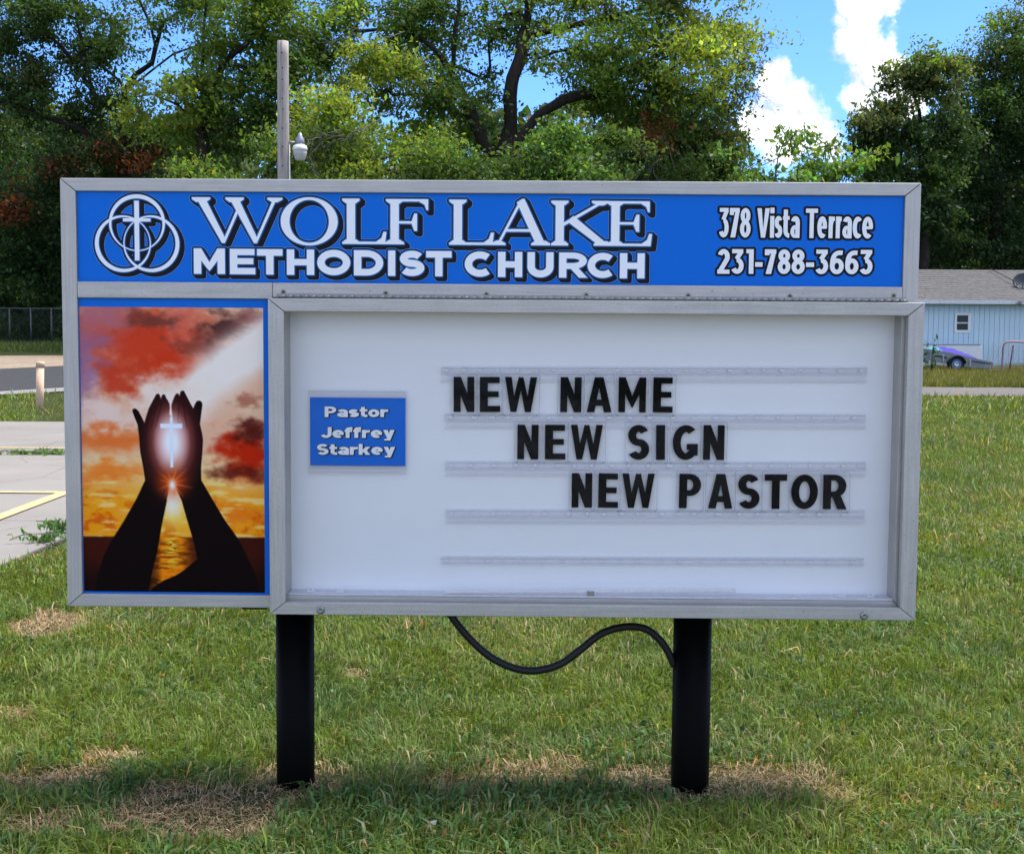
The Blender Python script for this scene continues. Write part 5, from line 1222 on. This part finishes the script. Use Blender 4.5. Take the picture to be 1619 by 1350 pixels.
# ------------------------------------------------------------------ blue house
def house():
    D = 46.0; k = D / F_PX
    xL = at(1290, 560, D).x; xR = at(1990, 560, D).x; zg = float(terrain(20, D)); zE = at(1540, 478, D).z
    xr = lambda px: at(px, 540, D).x - xL
    r = empty('blue_house', (xL, D, zg)); tag(r, 'long single storey pale blue house with grey shingle roof beyond the driveway', 'house')
    W = xR - xL; H = zE - zg; DP = 7.4
    m, t, out = material('blue_siding'); co = coords(t); n = t.noise(t.mapping(co, (5, 5, .6)), 3, 5, .6); n2 = t.noise(co, .8, 4, .6)
    c = t.ramp(n, [(.3, (.55, .70, .78)), (.7, (.64, .78, .85))]); c = t.mix(t.math('MULTIPLY', t.ramp(n2, [(.5, 0.), (.75, 1.)]), .35), c, (.34, .50, .62)); principled(t, out, c, .7, 0, .3, t.bump(n, .2, .004))
    wall = obj('wall', boxm(0, W, .03, DP, -.3, H + .02), speckle('wall_shade', (.10, .16, .20), .1), r)
    # window opening measured in the picture
    wx0, wx1 = xr(1509), xr(1533); wz1, wz0 = at(1520, 496, D).z - zg, at(1520, 525.5, D).z - zg
    bw = 8.0 * k; X = 0.0; i = 0
    mesh_full = None
    while X < W - bw:
        a, b_ = X + .006, X + bw - .006
        if b_ < wx0 or a > wx1:
            if mesh_full is None:
                o_ = obj('siding_board', boxm(0, bw - .012, 0, .028, -.25, H, .002), m, wall); mesh_full = o_.data
            else: o_ = obj('siding_board', mesh_full, m, wall)
            o_.location = (a, random.uniform(-.001, .001), 0)
        else:
            obj('siding_board', boxm(a, b_, 0, .028, -.25, wz0), m, wall); obj('siding_board', boxm(a, b_, 0, .028, wz1, H), m, wall)
            if a < wx0 - .01: obj('siding_board', boxm(a, wx0 - .001, 0, .028, wz0 + .001, wz1 - .001), m, wall)
            if b_ > wx1 + .01: obj('siding_board', boxm(wx1 + .001, b_, 0, .028, wz0 + .001, wz1 - .001), m, wall)
        X += bw
    M_WT = speckle('white_trim', (.82, .82, .80), .06, 20, .5)
    wn = obj('window', boxm(wx0 + .01, wx1 - .01, .0285, .034, wz0 + .01, wz1 - .01), speckle('dark_glass', (.012, .013, .015), .2, 8, .12, 0, .35), r)
    fw = 2.6 * k
    for a, b_, c_, d in ((wx0 - .02, wx1 + .02, wz1 - fw, wz1 + .02), (wx0 - .02, wx1 + .02, wz0 - .02, wz0 + fw * 1.4), (wx0 - .02, wx0 + fw, wz0 + fw * 1.4 + .002, wz1 - fw - .002), (wx1 - fw * 1.4, wx1 + .02, wz0 + fw * 1.4 + .002, wz1 - fw - .002), (wx0 + fw + .002, wx1 - fw * 1.4 - .002, (wz0 + wz1) / 2 - .02, (wz0 + wz1) / 2 + .025)):
        obj('window_frame', boxm(a, b_, -.03, .0275, c_, d, .004), M_WT, wn)
    # roof with shingle courses
    ms, t, out = material('shingles'); co = coords(t); n = t.noise(t.mapping(co, (3.0, 9, 9)), 2.2, 4, .6); n2 = t.noise(co, 40, 3, .6)
    c = t.ramp(n, [(.3, (.07, .068, .067)), (.7, (.18, .172, .168))]); c = t.mix(t.math('MULTIPLY', n2, .4), c, (.10, .10, .10)); principled(t, out, c, .95, 0, .1, t.bump(n2, .5, .01))
    zr = at(1540, 427, D + 3.9).z - zg; ov = .45; y0, y1 = -ov, 3.9; z0 = H + .06; nC = 15
    bm = bmesh.new(); rs = random.Random(4)
    for sgn in (0, 1):
        for j in range(nC):
            u0, u1 = j / nC, (j + 1) / nC + .01
            def yz(u): y = y0 + (y1 - y0) * u; return (y if sgn == 0 else 2 * y1 - y), z0 + (zr - z0) * u
            ya, za = yz(u0); yb, zb_ = yz(min(1, u1)); x = -.3 + rs.uniform(-.2, 0)
            while x < W + .3:
                w = rs.uniform(.28, .42); x2 = min(x + w, W + .32); li = .010 + rs.uniform(0, .010)
                v = [bm.verts.new(q) for q in ((x + .003, ya, za + li), (x2 - .003, ya, za + li), (x2 - .003, yb, zb_ + .006), (x + .003, yb, zb_ + .006), (x + .003, ya, za), (x2 - .003, ya, za))]
                bm.faces.new(v[:4]); bm.faces.new((v[4], v[5], v[1], v[0])); x = x2
    roof = obj('roof', prism(bmesh.new(), [(0, 0), (1, 0), (1, 1)], 0, .01), ms, r)
    me = bpy.data.meshes.new('roof'); bm2 = bmesh.new()
    vv = [[bm2.verts.new((xx_, y, z)) for xx_ in (-.3, W + .3)] for y, z in ((y0, z0 - .05), (y1, zr - .05), (2 * y1 - y0, z0 - .05), (y0, z0 - .002), (y1, zr - .002), (2 * y1 - y0, z0 - .002))]
    for a, b_ in ((0, 1), (1, 2), (3, 4), (4, 5), (0, 3), (2, 5)): bm2.faces.new((vv[a][0], vv[a][1], vv[b_][1], vv[b_][0]))
    bm2.to_mesh(me); bm2.free(); me.materials.append(ms); roof.data = me
    sh = obj('shingle_courses', bm, ms, roof); tag(sh, kind='stuff')
    fm, t, out = material('peeling_fascia'); co = coords(t); n = t.noise(co, 2.2, 6, .7); s_ = t.noise(co, .45, 2, .5)
    principled(t, out, t.mix(t.ramp(t.math('ADD', t.math('MULTIPLY', n, .5), t.math('MULTIPLY', s_, .5)), [(.50, 0.), (.56, 1.)]), (.74, .74, .72), (.20, .18, .16)), .8, 0, .2, t.bump(n, .4, .01))
    X = -.3
    while X < W + .3:
        x2 = min(X + 2.4, W + .3); obj('fascia_board', boxm(X + .004, x2 - .004, y0 - .028, y0 - .003, z0 - .14 + random.uniform(-.012, .012), z0 - .001, .004), fm, roof); X = x2
    obj('gable', prism(bmesh.new(), [(0, 0), (1, 0), (1, 1)], 0, 1), m, r)
    g_ = bpy.data.objects[[o.name for o in r.children if o.name.startswith('gable')][0]]
    bm3 = bmesh.new(); v = [bm3.verts.new(q) for q in ((.0, .03, H + .021), (.0, 2 * y1 - .03, H + .021), (.0, y1, zr - .06), (.2, .03, H + .021), (.2, 2 * y1 - .03, H + .021), (.2, y1, zr - .06))]
    for f in ((0, 1, 2), (3, 5, 4), (0, 2, 5, 3), (2, 1, 4, 5), (0, 3, 4, 1)): bm3.faces.new([v[q] for q in f])
    me3 = bpy.data.meshes.new('gable'); bm3.to_mesh(me3); bm3.free(); me3.materials.append(m); g_.data = me3
    # satellite dish on the roof
    pd = at(1617, 446, D + 1.3); d = empty('satellite_dish', (pd.x, pd.y, pd.z - .62)); tag(d, 'dark grey satellite dish on the roof of the blue house', 'satellite dish')
    M_D = speckle('dish_grey', (.05, .06, .07), .1, 20, .5, .2)
    bm = bmesh.new(); lathe(bm, [(.005, .0), (.15, .012), (.29, .055), (.36, .095), (.365, .085), (.29, .045), (.15, .0), (.005, -.012)], (0, 0, 0), 'Z', 28); dd = obj('dish', bm, M_D, d); dd.location = (0, 0, .62); dd.rotation_euler = (R(62), 0, R(-28))
    obj('mast', tube(bmesh.new(), [(0, .05, -.10), (-.01, .05, .30), (0, .03, .56)], .024, 10), M_D, d)
    obj('feed_arm', tube(bmesh.new(), [(0, 0, .36), (-.16, -.34, .48)], .014, 8), M_D, d)
    c0 = at(1565, 427, D + 3.7); c1 = at(1605, 446, D + 1.5); c2 = at(1614, 456, D + .9)
    tag(obj('roof_cable', tube(bmesh.new(), smooth_path([tuple(c0 + Vector((0, 0, .05))), tuple((c0 + c1) / 2 + Vector((0, -.1, .02))), tuple(c1), tuple(c2)], 5), .016, 6), M_CABLE), 'dark cable crossing the shingle roof up to the dish', 'cable')
    # white hull-shaped cover leaning along the wall
    pw = at(1430, 560, D - .5); b0, b1 = at(1430, 545, D - .5), at(1549, 575, D - .5)
    o_ = empty('camper_top', (pw.x, pw.y, zg)); tag(o_, 'white rounded shell lying along the blue wall behind the trailer', 'shell')
    w = b1.x - b0.x; h = b0.z - zg
    bm = bmesh.new(); prism(bm, [(0, .0), (w + .04, 0), (w, h * .55)] + [(w - .02 - .10 * (1 - math.cos(R(a_))) , h - .12 + .12 * math.sin(R(a_))) for a_ in (0, 30, 60, 90)] + [(0, h)], -.25, .25, .03); obj('shell', bm, M_WT, o_)
    bm = bmesh.new(); box(bm, -.02, w - .10, -.27, .27, h + .002, h + .035, .008); obj('trim', bm, speckle('grey_trim', (.28, .29, .29), .1), o_)
house()
def trailer():
    D = 41.5; k = D / F_PX; p = at(1512, 590, D); zg = float(terrain(p.x, D))
    r = empty('utility_trailer', (p.x, D, zg)); tag(r, 'grey utility trailer with blue rimmed wheel parked in tall grass by the house', 'trailer')
    L = lambda px, py: (at(px, py, D).x - p.x, at(px, py, D).z - zg)
    M_B = speckle('trailer_grey', (.24, .27, .29), .12, 15, .6, .1); M_P = speckle('trailer_post', (.40, .44, .46), .1, 20, .5, .3)
    wd = 1.5
    body = [L(1380, 541), L(1461, 551), L(1500, 557), L(1540, 566), L(1569, 573), L(1569, 584), L(1530, 581), L(1522, 579), L(1519, 571), L(1510, 566), L(1500, 568), L(1495, 575), L(1470, 572), L(1440, 565), L(1380, 560)]
    obj('side_panel', prism(bmesh.new(), body, 0, .035), M_B, r); obj('side_panel', prism(bmesh.new(), body, wd - .035, wd), M_B, r)
    fl = [L(1380, 556), L(1569, 580), L(1569, 582), L(1380, 558)]; obj('deck', prism(bmesh.new(), fl, .036, wd - .036), M_B, r)
    a, b_ = L(1569, 571), L(1569, 584); obj('tailgate', boxm(a[0] - .03, a[0], .036, wd - .036, b_[1], a[1] - .01), M_B, r)
    for px, y0, y1 in ((1476.5, 558, 569), (1491, 561, 572), (1533.5, 568, 580), (1570, 573, 584)):
        u, v = L(px, y0), L(px, y1); obj('stake_post', boxm(u[0] - .025, u[0] + .025, -.045, -.002, v[1], u[1], .006), M_P, r)
    u, v = L(1478, 561), L(1497, 564.5); bm = bmesh.new(); prism(bm, [(u[0], u[1]), (v[0], v[1]), (v[0], v[1] - .05), (u[0], u[1] - .05)], -.018, -.003); obj('slot', bm, speckle('slot_dark', (.015, .015, .018)), r)
    u, v = L(1537, 570), L(1566, 574); bm = bmesh.new(); prism(bm, [(u[0], u[1]), (v[0], v[1]), (v[0], v[1] - .05), (u[0], u[1] - .05)], -.018, -.003); obj('slot', bm, speckle('slot_worn', (.06, .065, .07), .5, 30), r)
    # wheel
    c = L(1511.5, 576); M_T = speckle('tyre', (.014, .014, .015), .2, 40, .85); R0 = 12.5 * k
    w = obj('wheel', lathe(bmesh.new(), [(R0 * .62, -.075), (R0 * .94, -.09), (R0, -.06), (R0, .06), (R0 * .94, .09), (R0 * .62, .075)], (c[0], .02, c[1]), 'Y', 32), M_T, r, True)
    obj('rim', lathe(bmesh.new(), [(R0 * .63, -.080), (R0 * .60, -.094), (R0 * .50, -.086), (R0 * .42, -.070), (R0 * .1, -.066)], (c[0], .02, c[1]), 'Y', 28), speckle('blue_rim', (.10, .20, .46), .15, 20, .4, .2), w)
    obj('hub_cap', lathe(bmesh.new(), [(R0 * .36, -.071), (R0 * .34, -.10), (R0 * .20, -.118), (R0 * .18, -.105), (R0 * .05, -.103)], (c[0], .02, c[1]), 'Y', 20), speckle('chrome_cap', (.6, .6, .58), .1, 30, .25, .9), w)
    fd = [(c[0] + R0 * 1.12 * math.cos(R(a_)), c[1] + R0 * 1.12 * math.sin(R(a_))) for a_ in range(5, 180, 14)]; fi = [(c[0] + R0 * 1.04 * math.cos(R(a_)), c[1] + R0 * 1.04 * math.sin(R(a_))) for a_ in range(5, 180, 14)]
    obj('fender', prism(bmesh.new(), fd + fi[::-1], -.14, .0), M_T, r)
    jx = L(1469, 570)[0]; obj('jack_stand', tube(bmesh.new(), [(jx, -.02, 0), (jx, -.02, L(1469, 570)[1])], .03, 8), M_P, r)
    # tarp: purple and turquoise cover bulging over the load
    tm, t, out = material('tarp'); co = coords(t); sep = t.new('ShaderNodeSeparateXYZ'); t.link(co, sep.inputs[0]); n = t.noise(co, 4, 4, .6)
    xs0 = L(1500, 0)[0]; f = t.ramp(t.math('ADD', t.math('MULTIPLY', t.math('SUBTRACT', sep.outputs[0], xs0), 1.5), t.math('MULTIPLY', sep.outputs[2], .25)), [(.35, (.10, .30, .36)), (.55, (.045, .025, .30))])
    principled(t, out, t.mix(t.math('MULTIPLY', n, .4), f, (.03, .03, .16)), .7, 0, .2, t.bump(n, .5, .05))
    top = [L(1380, 542), L(1461, 552), L(1485, 555), L(1500, 558), L(1515, 561), L(1530, 564.5), L(1545, 568), L(1560, 571.5), L(1568, 573.5)]
    bm = bmesh.new(); nn = 8; grid = []
    for i, q in enumerate(smooth_path([(a[0], 0, a[1]) for a in top], 4)):
        row = []
        for j in range(nn + 1):
            v = j / nn; bul = math.sin(math.pi * v); row.append(bm.verts.new((q.x, .01 + (wd - .02) * v, q.z + .01 + (.04 + .17 * max(0, math.sin(math.pi * min(1, max(0, (q.x - xs0 + .3) / 1.8))))) * bul ** .6 + random.uniform(-.02, .02) * bul)))
        grid.append(row)
    for i in range(len(grid) - 1):
        for j in range(nn): f_ = bm.faces.new((grid[i][j], grid[i + 1][j], grid[i + 1][j + 1], grid[i][j + 1])); f_.smooth = True
    tt = obj('tarp', bm, tm); tt.location = (p.x, D, zg); tag(tt, 'purple and turquoise tarp stretched over the grey trailer', 'tarp')
trailer()
def goal():
    D = 40.0; p = at(1583, 590, D); zg = float(terrain(p.x, D)); r = empty('goal_frame', (p.x, D, zg)); tag(r, 'faded pink metal tube goal frame right of the trailer', 'goal')
    L = lambda px, py, y=0: (at(px, py, D).x - p.x, y, at(px, py, D).z - zg)
    m = speckle('faded_pink_paint', (.36, .17, .20), .2, 20, .6, .1)
    f = smooth_path([(0, 0, 0), L(1585.5, 560), L(1586, 550), L(1589, 543), L(1596, 540.5), L(1625, 541), L(1700, 542), L(1707, 546), L(1709, 560), (L(1710, 570)[0], 0, 0)], 5)
    obj('front_tube', tube(bmesh.new(), f, .030, 10), m, r)
    for px in (1612, 1735):
        x = L(px, 590)[0]; tx = L(px + 10, 0)[0]; obj('brace_tube', tube(bmesh.new(), [(tx, .02, L(1620, 545)[2]), (x, .9, 0)], .026, 8), m, r)
    x0, x1, h = L(1589, 0)[0], L(1705, 0)[0], L(1620, 545)[2]
    bm = bmesh.new(); n = 26
    for i in range(n + 1):
        x = x0 + (x1 - x0) * i / n; tube(bm, [(x, .05, h), (x, .55, h * .45), (x, .9, .02)], .004, 3, False)
    for j in range(14):
        v = j / 13; tube(bm, [(x0, .05 + .85 * v, h * (1 - v) + .02), (x1, .05 + .85 * v, h * (1 - v) + .02)], .004, 3, False)
    tag(obj('net', bm, speckle('net_white', (.45, .46, .44)), r), kind='stuff')
goal()

# ------------------------------------------------------------------ lawn: real blades, dry patches, weeds
M_GRASS = leaf_material('grass_blade', 0.35, 0.55)
dry = []
for px, py, rx, ry, s in ((335, 1288, 150, 46, 1.0), (470, 1238, 70, 20, .8), (75, 1238, 80, 26, .9), (185, 1200, 60, 13, .7), (60, 1310, 70, 22, .6), (810, 1234, 100, 22, .6), (1010, 1234, 70, 22, .85), (1200, 1236, 105, 24, .95), (1310, 1258, 50, 20, .5), (900, 1215, 60, 14, .5), (75, 990, 60, 22, .9), (1390, 1072, 16, 6, .7), (560, 1072, 22, 6, .6), (1490, 1068, 18, 6, .7), (1150, 1260, 130, 16, .4), (20, 1130, 40, 10, .5), (700, 1250, 50, 14, .4)):
    c = ground(px, py); e1 = ground(px + rx, py); e2 = ground(px, py - ry); dry.append((c.x, c.y, abs(e1.x - c.x), abs(e2.y - c.y), s))
def dryness(x, y):
    d = np.zeros_like(x); n = vnoise(x * 7 + 50, y * 7 + 50, 3, 4) - .5
    for cx, cy, rx, ry, s in dry:
        q = np.sqrt(((x - cx) / rx) ** 2 + ((y - cy) / ry) ** 2) + n * 1.1
        d = np.maximum(d, s * np.clip((1.15 - q) / .5, 0, 1))
    return d
def blade_mesh(P, length, width, lean, az, cols, segs):
    n = len(P); dx, dy = np.cos(az), np.sin(az); D_ = np.stack([dx, dy, np.zeros(n)], 1); Wd = np.stack([-dy, dx, np.zeros(n)], 1)
    tw = RNG.uniform(-1.2, 1.2, n)[:, None]; Wd = Wd * np.cos(tw) + D_ * np.sin(tw)
    up = np.array((0, 0, 1.0)); L = length[:, None]; ln = lean[:, None]; w = width[:, None] / 2
    tip = P + D_ * L * np.sin(ln * 1.25) + up * L * np.cos(ln * 1.25) * .95
    if segs == 1:
        V = np.stack([P - Wd * w, P + Wd * w, tip], 1); T = np.arange(n)[:, None] * 3 + np.array([[0, 1, 2]]); kk = 3
        shade = np.array((.75, .75, 1.05))
    else:
        mid = P + D_ * L * .5 * np.sin(ln * .55) + up * L * .55 * np.cos(ln * .55)
        V = np.stack([P - Wd * w * .8, P + Wd * w * .8, mid + Wd * w, mid - Wd * w, tip], 1)
        i = np.arange(n)[:, None] * 5; T = np.concatenate([i + np.array([[0, 1, 2]]), i + np.array([[0, 2, 3]]), i + np.array([[3, 2, 4]])]); kk = 5
    C = np.repeat(cols, kk, 0)
    V = V.reshape(-1, 3); return V, T, C
POSTS = [tuple((SG_M @ Vector((PX0, .14, 0)))[:2]), tuple((SG_M @ Vector((PX1, .14, 0)))[:2])]
def lawn():
    Vs, Ts, Cs = [], [], []; base = 0
    zones = [(2.5, 4.4, 17500, .046, .0036, 2), (4.4, 6.4, 9500, .048, .0044, 2), (6.4, 9.5, 3900, .055, .0072, 2), (9.5, 15, 1300, .068, .012, 1), (15, 24, 480, .08, .022, 1), (24, 36, 170, .11, .042, 1)]
    for y0, y1, dens, ln, wd, segs in zones:
        hw = lambda y: .46 * y + .45
        A = (y1 - y0) * (hw(y0) + hw(y1)); n = int(A * dens)
        y = RNG.uniform(y0, y1, int(n * 1.25)); x = RNG.uniform(-1, 1, len(y)) * hw(y1)
        ok = np.abs(x) < hw(y); x, y = x[ok], y[ok]
        # keep off the paving
        edge = -2.99 + .16 * (vnoise(y * 1.7, y * 0 + 3, 12, 3) - .3)
        road_n = na[1] + (nb[1] - na[1]) * (x - na[0]) / (nb[0] - na[0]) - .5; dn0 = d0[1] - .1
        ok = ~((x < edge) & (y < 19.85)) & ~((x < 1.5) & (y > road_n - np.where(x > -14, .6, 0))) & ~((x > -1) & (y > dn0) & (y < d2[1] + .3))
        # hidden strip behind the sign needs only thin cover
        pz = (y > 8.0) & (x > -.40 * y + .1) & (x < .325 * y - .1); ok &= ~(pz & (RNG.random(len(x)) < .8))
        x, y = x[ok], y[ok]
        dr = dryness(x, y); cl = vnoise(x * 9, y * 9, 8, 3); big = vnoise(x * 1.1 + 9, y * 1.1, 20, 4); med = vnoise(x * 3.3, y * 3.3, 31, 3)
        pd = np.minimum(np.hypot(x - POSTS[0][0], y - POSTS[0][1]), np.hypot(x - POSTS[1][0], y - POSTS[1][1])); near_post = 1 - sstep(.07, .24, pd); dr = np.maximum(dr, near_post * .8)
        keep = RNG.random(len(x)) < np.clip(.55 + cl * .9, 0, 1) * (1 - .30 * dr) * (1 - .45 * near_post); x, y, dr, cl, big, med = [v[keep] for v in (x, y, dr, cl, big, med)]
        n = len(x)
        # tufts: neighbouring blades share a direction and height
        az = vnoise(x * 5 + 3, y * 5, 41, 2) * 14 + RNG.normal(0, .9, n)
        L = ln * np.exp(RNG.normal(0, .32, n)) * (.62 + .8 * med) * (1 - .50 * dr); lean = np.clip(RNG.normal(.62, .30, n) + .45 * dr + .12 * (med - .5), .05, 1.45)
        w = wd * np.exp(RNG.normal(0, .25, n)) * (1 - .35 * dr)
        isdry = RNG.random(n) < np.clip(.05 + .09 * sstep(.5, .7, big) + dr * 1.05, 0, .97)
        g_a, g_b, g_c = np.array((.112, .185, .026)), np.array((.195, .245, .040)), np.array((.100, .175, .052))
        col = g_a * (1 - big[:, None]) + g_b * big[:, None]; bl = sstep(.5, .75, vnoise(x * 2.3 + 7, y * 2.3, 55, 3))[:, None]; col = col * (1 - .6 * bl) + g_c * .6 * bl
        col = col * np.exp(RNG.normal(0, .25, (n, 1)))
        straw = np.array((.44, .315, .18)) * np.exp(RNG.normal(0, .28, (n, 1))); straw[:, 0] *= 1 + .1 * RNG.normal(size=n)
        rust = RNG.random(n) < .10; straw[rust] *= np.array((.62, .48, .42))
        col = np.where(isdry[:, None], straw, col)
        P = np.stack([x, y, terrain(x, y) - .004], 1)
        V, T, C = blade_mesh(P, L, w, lean, az, col, segs); Vs.append(V); Ts.append(T + base); Cs.append(C); base += len(V)
    # wide crab-grass blades in the foreground
    n = 15000; y = RNG.uniform(2.6, 4.1, n); x = RNG.uniform(-2.3, 2.3, n); pt = sstep(.42, .62, vnoise(x * 1.6 + 2, y * 1.6, 77, 3)) * sstep(4.15, 3.4, y) if False else sstep(.40, .60, vnoise(x * 1.6 + 2, y * 1.6, 77, 3)) * (1 - sstep(3.5, 4.0, y))
    ok = (RNG.random(n) < pt) & (dryness(x, y) < .35); x, y = x[ok], y[ok]; n = len(x)
    col = np.array((.075, .155, .038)) * np.exp(RNG.normal(0, .3, (n, 1))); pale = RNG.random(n) < .12; col[pale] = np.array((.26, .28, .14))
    V, T, C = blade_mesh(np.stack([x, y, np.full(n, .012)], 1), RNG.uniform(.035, .09, n), RNG.uniform(.005, .010, n), RNG.uniform(.5, 1.35, n), RNG.uniform(0, 6.28, n), col, 2); Vs.append(V); Ts.append(T + base); Cs.append(C); base += len(V)
    # clover and small broad leaves low in the turf, a few fallen brown leaves
    n = 26000; y = RNG.uniform(2.6, 6.0, n); x = RNG.uniform(-1, 1, n) * (.5 * y + .4); ok = (RNG.random(n) < sstep(.50, .66, vnoise(x * 2.6 + 30, y * 2.6, 63, 3))) & (dryness(x, y) < .3); x, y = x[ok], y[ok]; n = len(x)
    V, T = leaf_soup(np.stack([x, y, RNG.uniform(.012, .04, n)], 1), RNG.uniform(.010, .020, n), aspect=.75); Vs.append(V); Ts.append(T + base); Cs.append(np.repeat(np.array((.060, .135, .040)) * np.exp(RNG.normal(0, .3, (n, 1))), 4, 0)); base += len(V)
    n = 55; y = RNG.uniform(2.8, 8.0, n); x = RNG.uniform(-1, 1, n) * (.45 * y + .4); ok = x > -2.9; x, y = x[ok], y[ok]; n = len(x)
    V, T = leaf_soup(np.stack([x, y, RNG.uniform(.025, .05, n)], 1), RNG.uniform(.015, .032, n), aspect=.55); Vs.append(V); Ts.append(T + base); Cs.append(np.repeat(np.array((.30, .14, .05)) * np.exp(RNG.normal(0, .4, (n, 1))), 4, 0)); base += len(V)
    # fallen straw lying flat in the dry patches
    n = 90000; y = RNG.uniform(2.5, 8.0, n); x = RNG.uniform(-3.2, 2.6, n); ok = RNG.random(n) < dryness(x, y) ** 1.2; x, y = x[ok], y[ok]; n = len(x)
    col = np.array((.48, .35, .215)) * np.exp(RNG.normal(0, .3, (n, 1)))
    V, T, C = blade_mesh(np.stack([x, y, RNG.uniform(.004, .022, n)], 1), RNG.uniform(.025, .075, n), RNG.uniform(.002, .0036, n), RNG.uniform(1.0, 1.3, n), RNG.uniform(0, 6.28, n), col, 1); Vs.append(V); Ts.append(T + base); Cs.append(C); base += len(V)
    T = np.concatenate(Ts); o = obj('grass', raw_mesh('grass', np.concatenate(Vs), T, np.concatenate(Cs)), M_GRASS); tag(o, 'mown lawn grass with dry straw patches around the sign', 'grass', kind='stuff'); print('grass tris', len(T))
lawn()
def tall_grass():
    Vs, Ts, Cs = [], [], []; base = 0
    n = 60000; x = RNG.uniform(9, 25, n); y = RNG.uniform(d2[1] + .35, 46.2, n)
    h = .22 + .35 * sstep(37, 42, y) * vnoise(x * 1.3, y * 1.3, 91, 3)
    big = vnoise(x * .8, y * .8, 92, 3)[:, None]; col = (np.array((.14, .165, .032)) * (1 - big) + np.array((.26, .24, .07)) * big) * np.exp(RNG.normal(0, .25, (n, 1)))
    wh = RNG.random(n) < .012; col[wh] = np.array((.6, .58, .42))
    V, T, C = blade_mesh(np.stack([x, y, terrain(x, y)], 1), h * RNG.uniform(.6, 1.3, n), RNG.uniform(.025, .05, n), RNG.uniform(.05, .5, n), RNG.uniform(0, 6.28, n), col, 1); Vs.append(V); Ts.append(T); Cs.append(C); base += len(V)
    n = 26000; x = RNG.uniform(-26, -4, n); y = RNG.uniform(36, 46, n); ok = y > sa[1] + (sb[1] - sa[1]) * (x - sa[0]) / (sb[0] - sa[0]); x, y = x[ok], y[ok]; n = len(x)
    col = np.array((.085, .125, .028)) * np.exp(RNG.normal(0, .25, (n, 1)))
    V, T, C = blade_mesh(np.stack([x, y, terrain(x, y)], 1), RNG.uniform(.08, .22, n), RNG.uniform(.03, .05, n), RNG.uniform(.1, .7, n), RNG.uniform(0, 6.28, n), col, 1); Vs.append(V); Ts.append(T + base); Cs.append(C)
    tag(obj('tall_grass', raw_mesh('tall_grass', np.concatenate(Vs), np.concatenate(Ts), np.concatenate(Cs)), M_GRASS), 'rough unmown grass beyond the driveway and road', 'grass', kind='stuff')
tall_grass()
def weed(name, label, loc, n, spread, ls, h, col, group=None, aspect=.3):
    r = empty(name, loc); tag(r, label, 'weed', group); rng = np.random.default_rng(int(abs(loc[0]) * 100)); bm = bmesh.new(); Cc = []
    for k in range(n):
        a = rng.uniform(0, 6.283); q = rng.uniform(.3, 1) * spread; tube(bm, [(0, 0, 0), (math.cos(a) * q * .5, math.sin(a) * q * .3, h * rng.uniform(.5, 1)), (math.cos(a) * q, math.sin(a) * q * .6, h * rng.uniform(.3, 1.2))], .003, 4)
        for s in np.linspace(.3, 1, 7): Cc.append((math.cos(a) * q * s, math.sin(a) * q * s * .6, h * s * rng.uniform(.5, 1.1)))
    obj('stem', bm, speckle('weed_stem', (.07, .10, .03)), r); C = np.array(Cc); V, T = leaf_soup(C, np.full(len(C), ls), aspect=aspect, rng=rng)
    obj('leaves', raw_mesh('leaves', V, T, np.repeat(colours(len(C), col, .25, rng), 4, 0)), M_GRASS, r)
p = ground(62, 862); weed('broadleaf_weed', 'low leafy weed spreading over the concrete edge left of the sign', (p.x, p.y, .024), 16, .24, .05, .06, (.065, .13, .03), 'weeds at the concrete')
p = ground(96, 848); weed('broadleaf_weed', 'taller leafy weed hugging the lower left corner of the sign', (p.x, p.y, .024), 18, .17, .055, .09, (.065, .13, .03), 'weeds at the concrete')
for px, n, lab in ((8, 12, 'thin grass tuft in the concrete joint at the left edge'), (52, 20, 'grass tuft in the concrete joint below the peach post'), (86, 24, 'thick grass tuft in the concrete joint beside the sign')):
    p = ground(px, 720); weed('joint_grass', lab, (p.x, 14.0, .01), n, .42, .075, .06, (.075, .13, .03), 'grass in the concrete joint', .18)
p = at(1470, 560, 41.0); weed('tall_weed', 'tall leafy weed stems in front of the trailer by the sign edge', (p.x, 40.9, float(terrain(p.x, 41))), 9, .5, .22, 1.35, (.03, .06, .02))
p = ground(683, 1322); r_ = empty('litter_scrap', (p.x, p.y, .03)); tag(r_, 'small white scrap lying in the foreground grass', 'litter')
bm = bmesh.new(); vv = [bm.verts.new(q) for q in ((-.012, -.006, .0), (.010, -.003, .004), (.014, .008, .012), (-.004, .006, .010))]; bm.faces.new(vv); bmesh.ops.solidify(bm, geom=bm.faces[:], thickness=.0015); obj('scrap', bm, speckle('scrap_white', (.7, .68, .64)), r_)
print('all done', time.time() - T0)
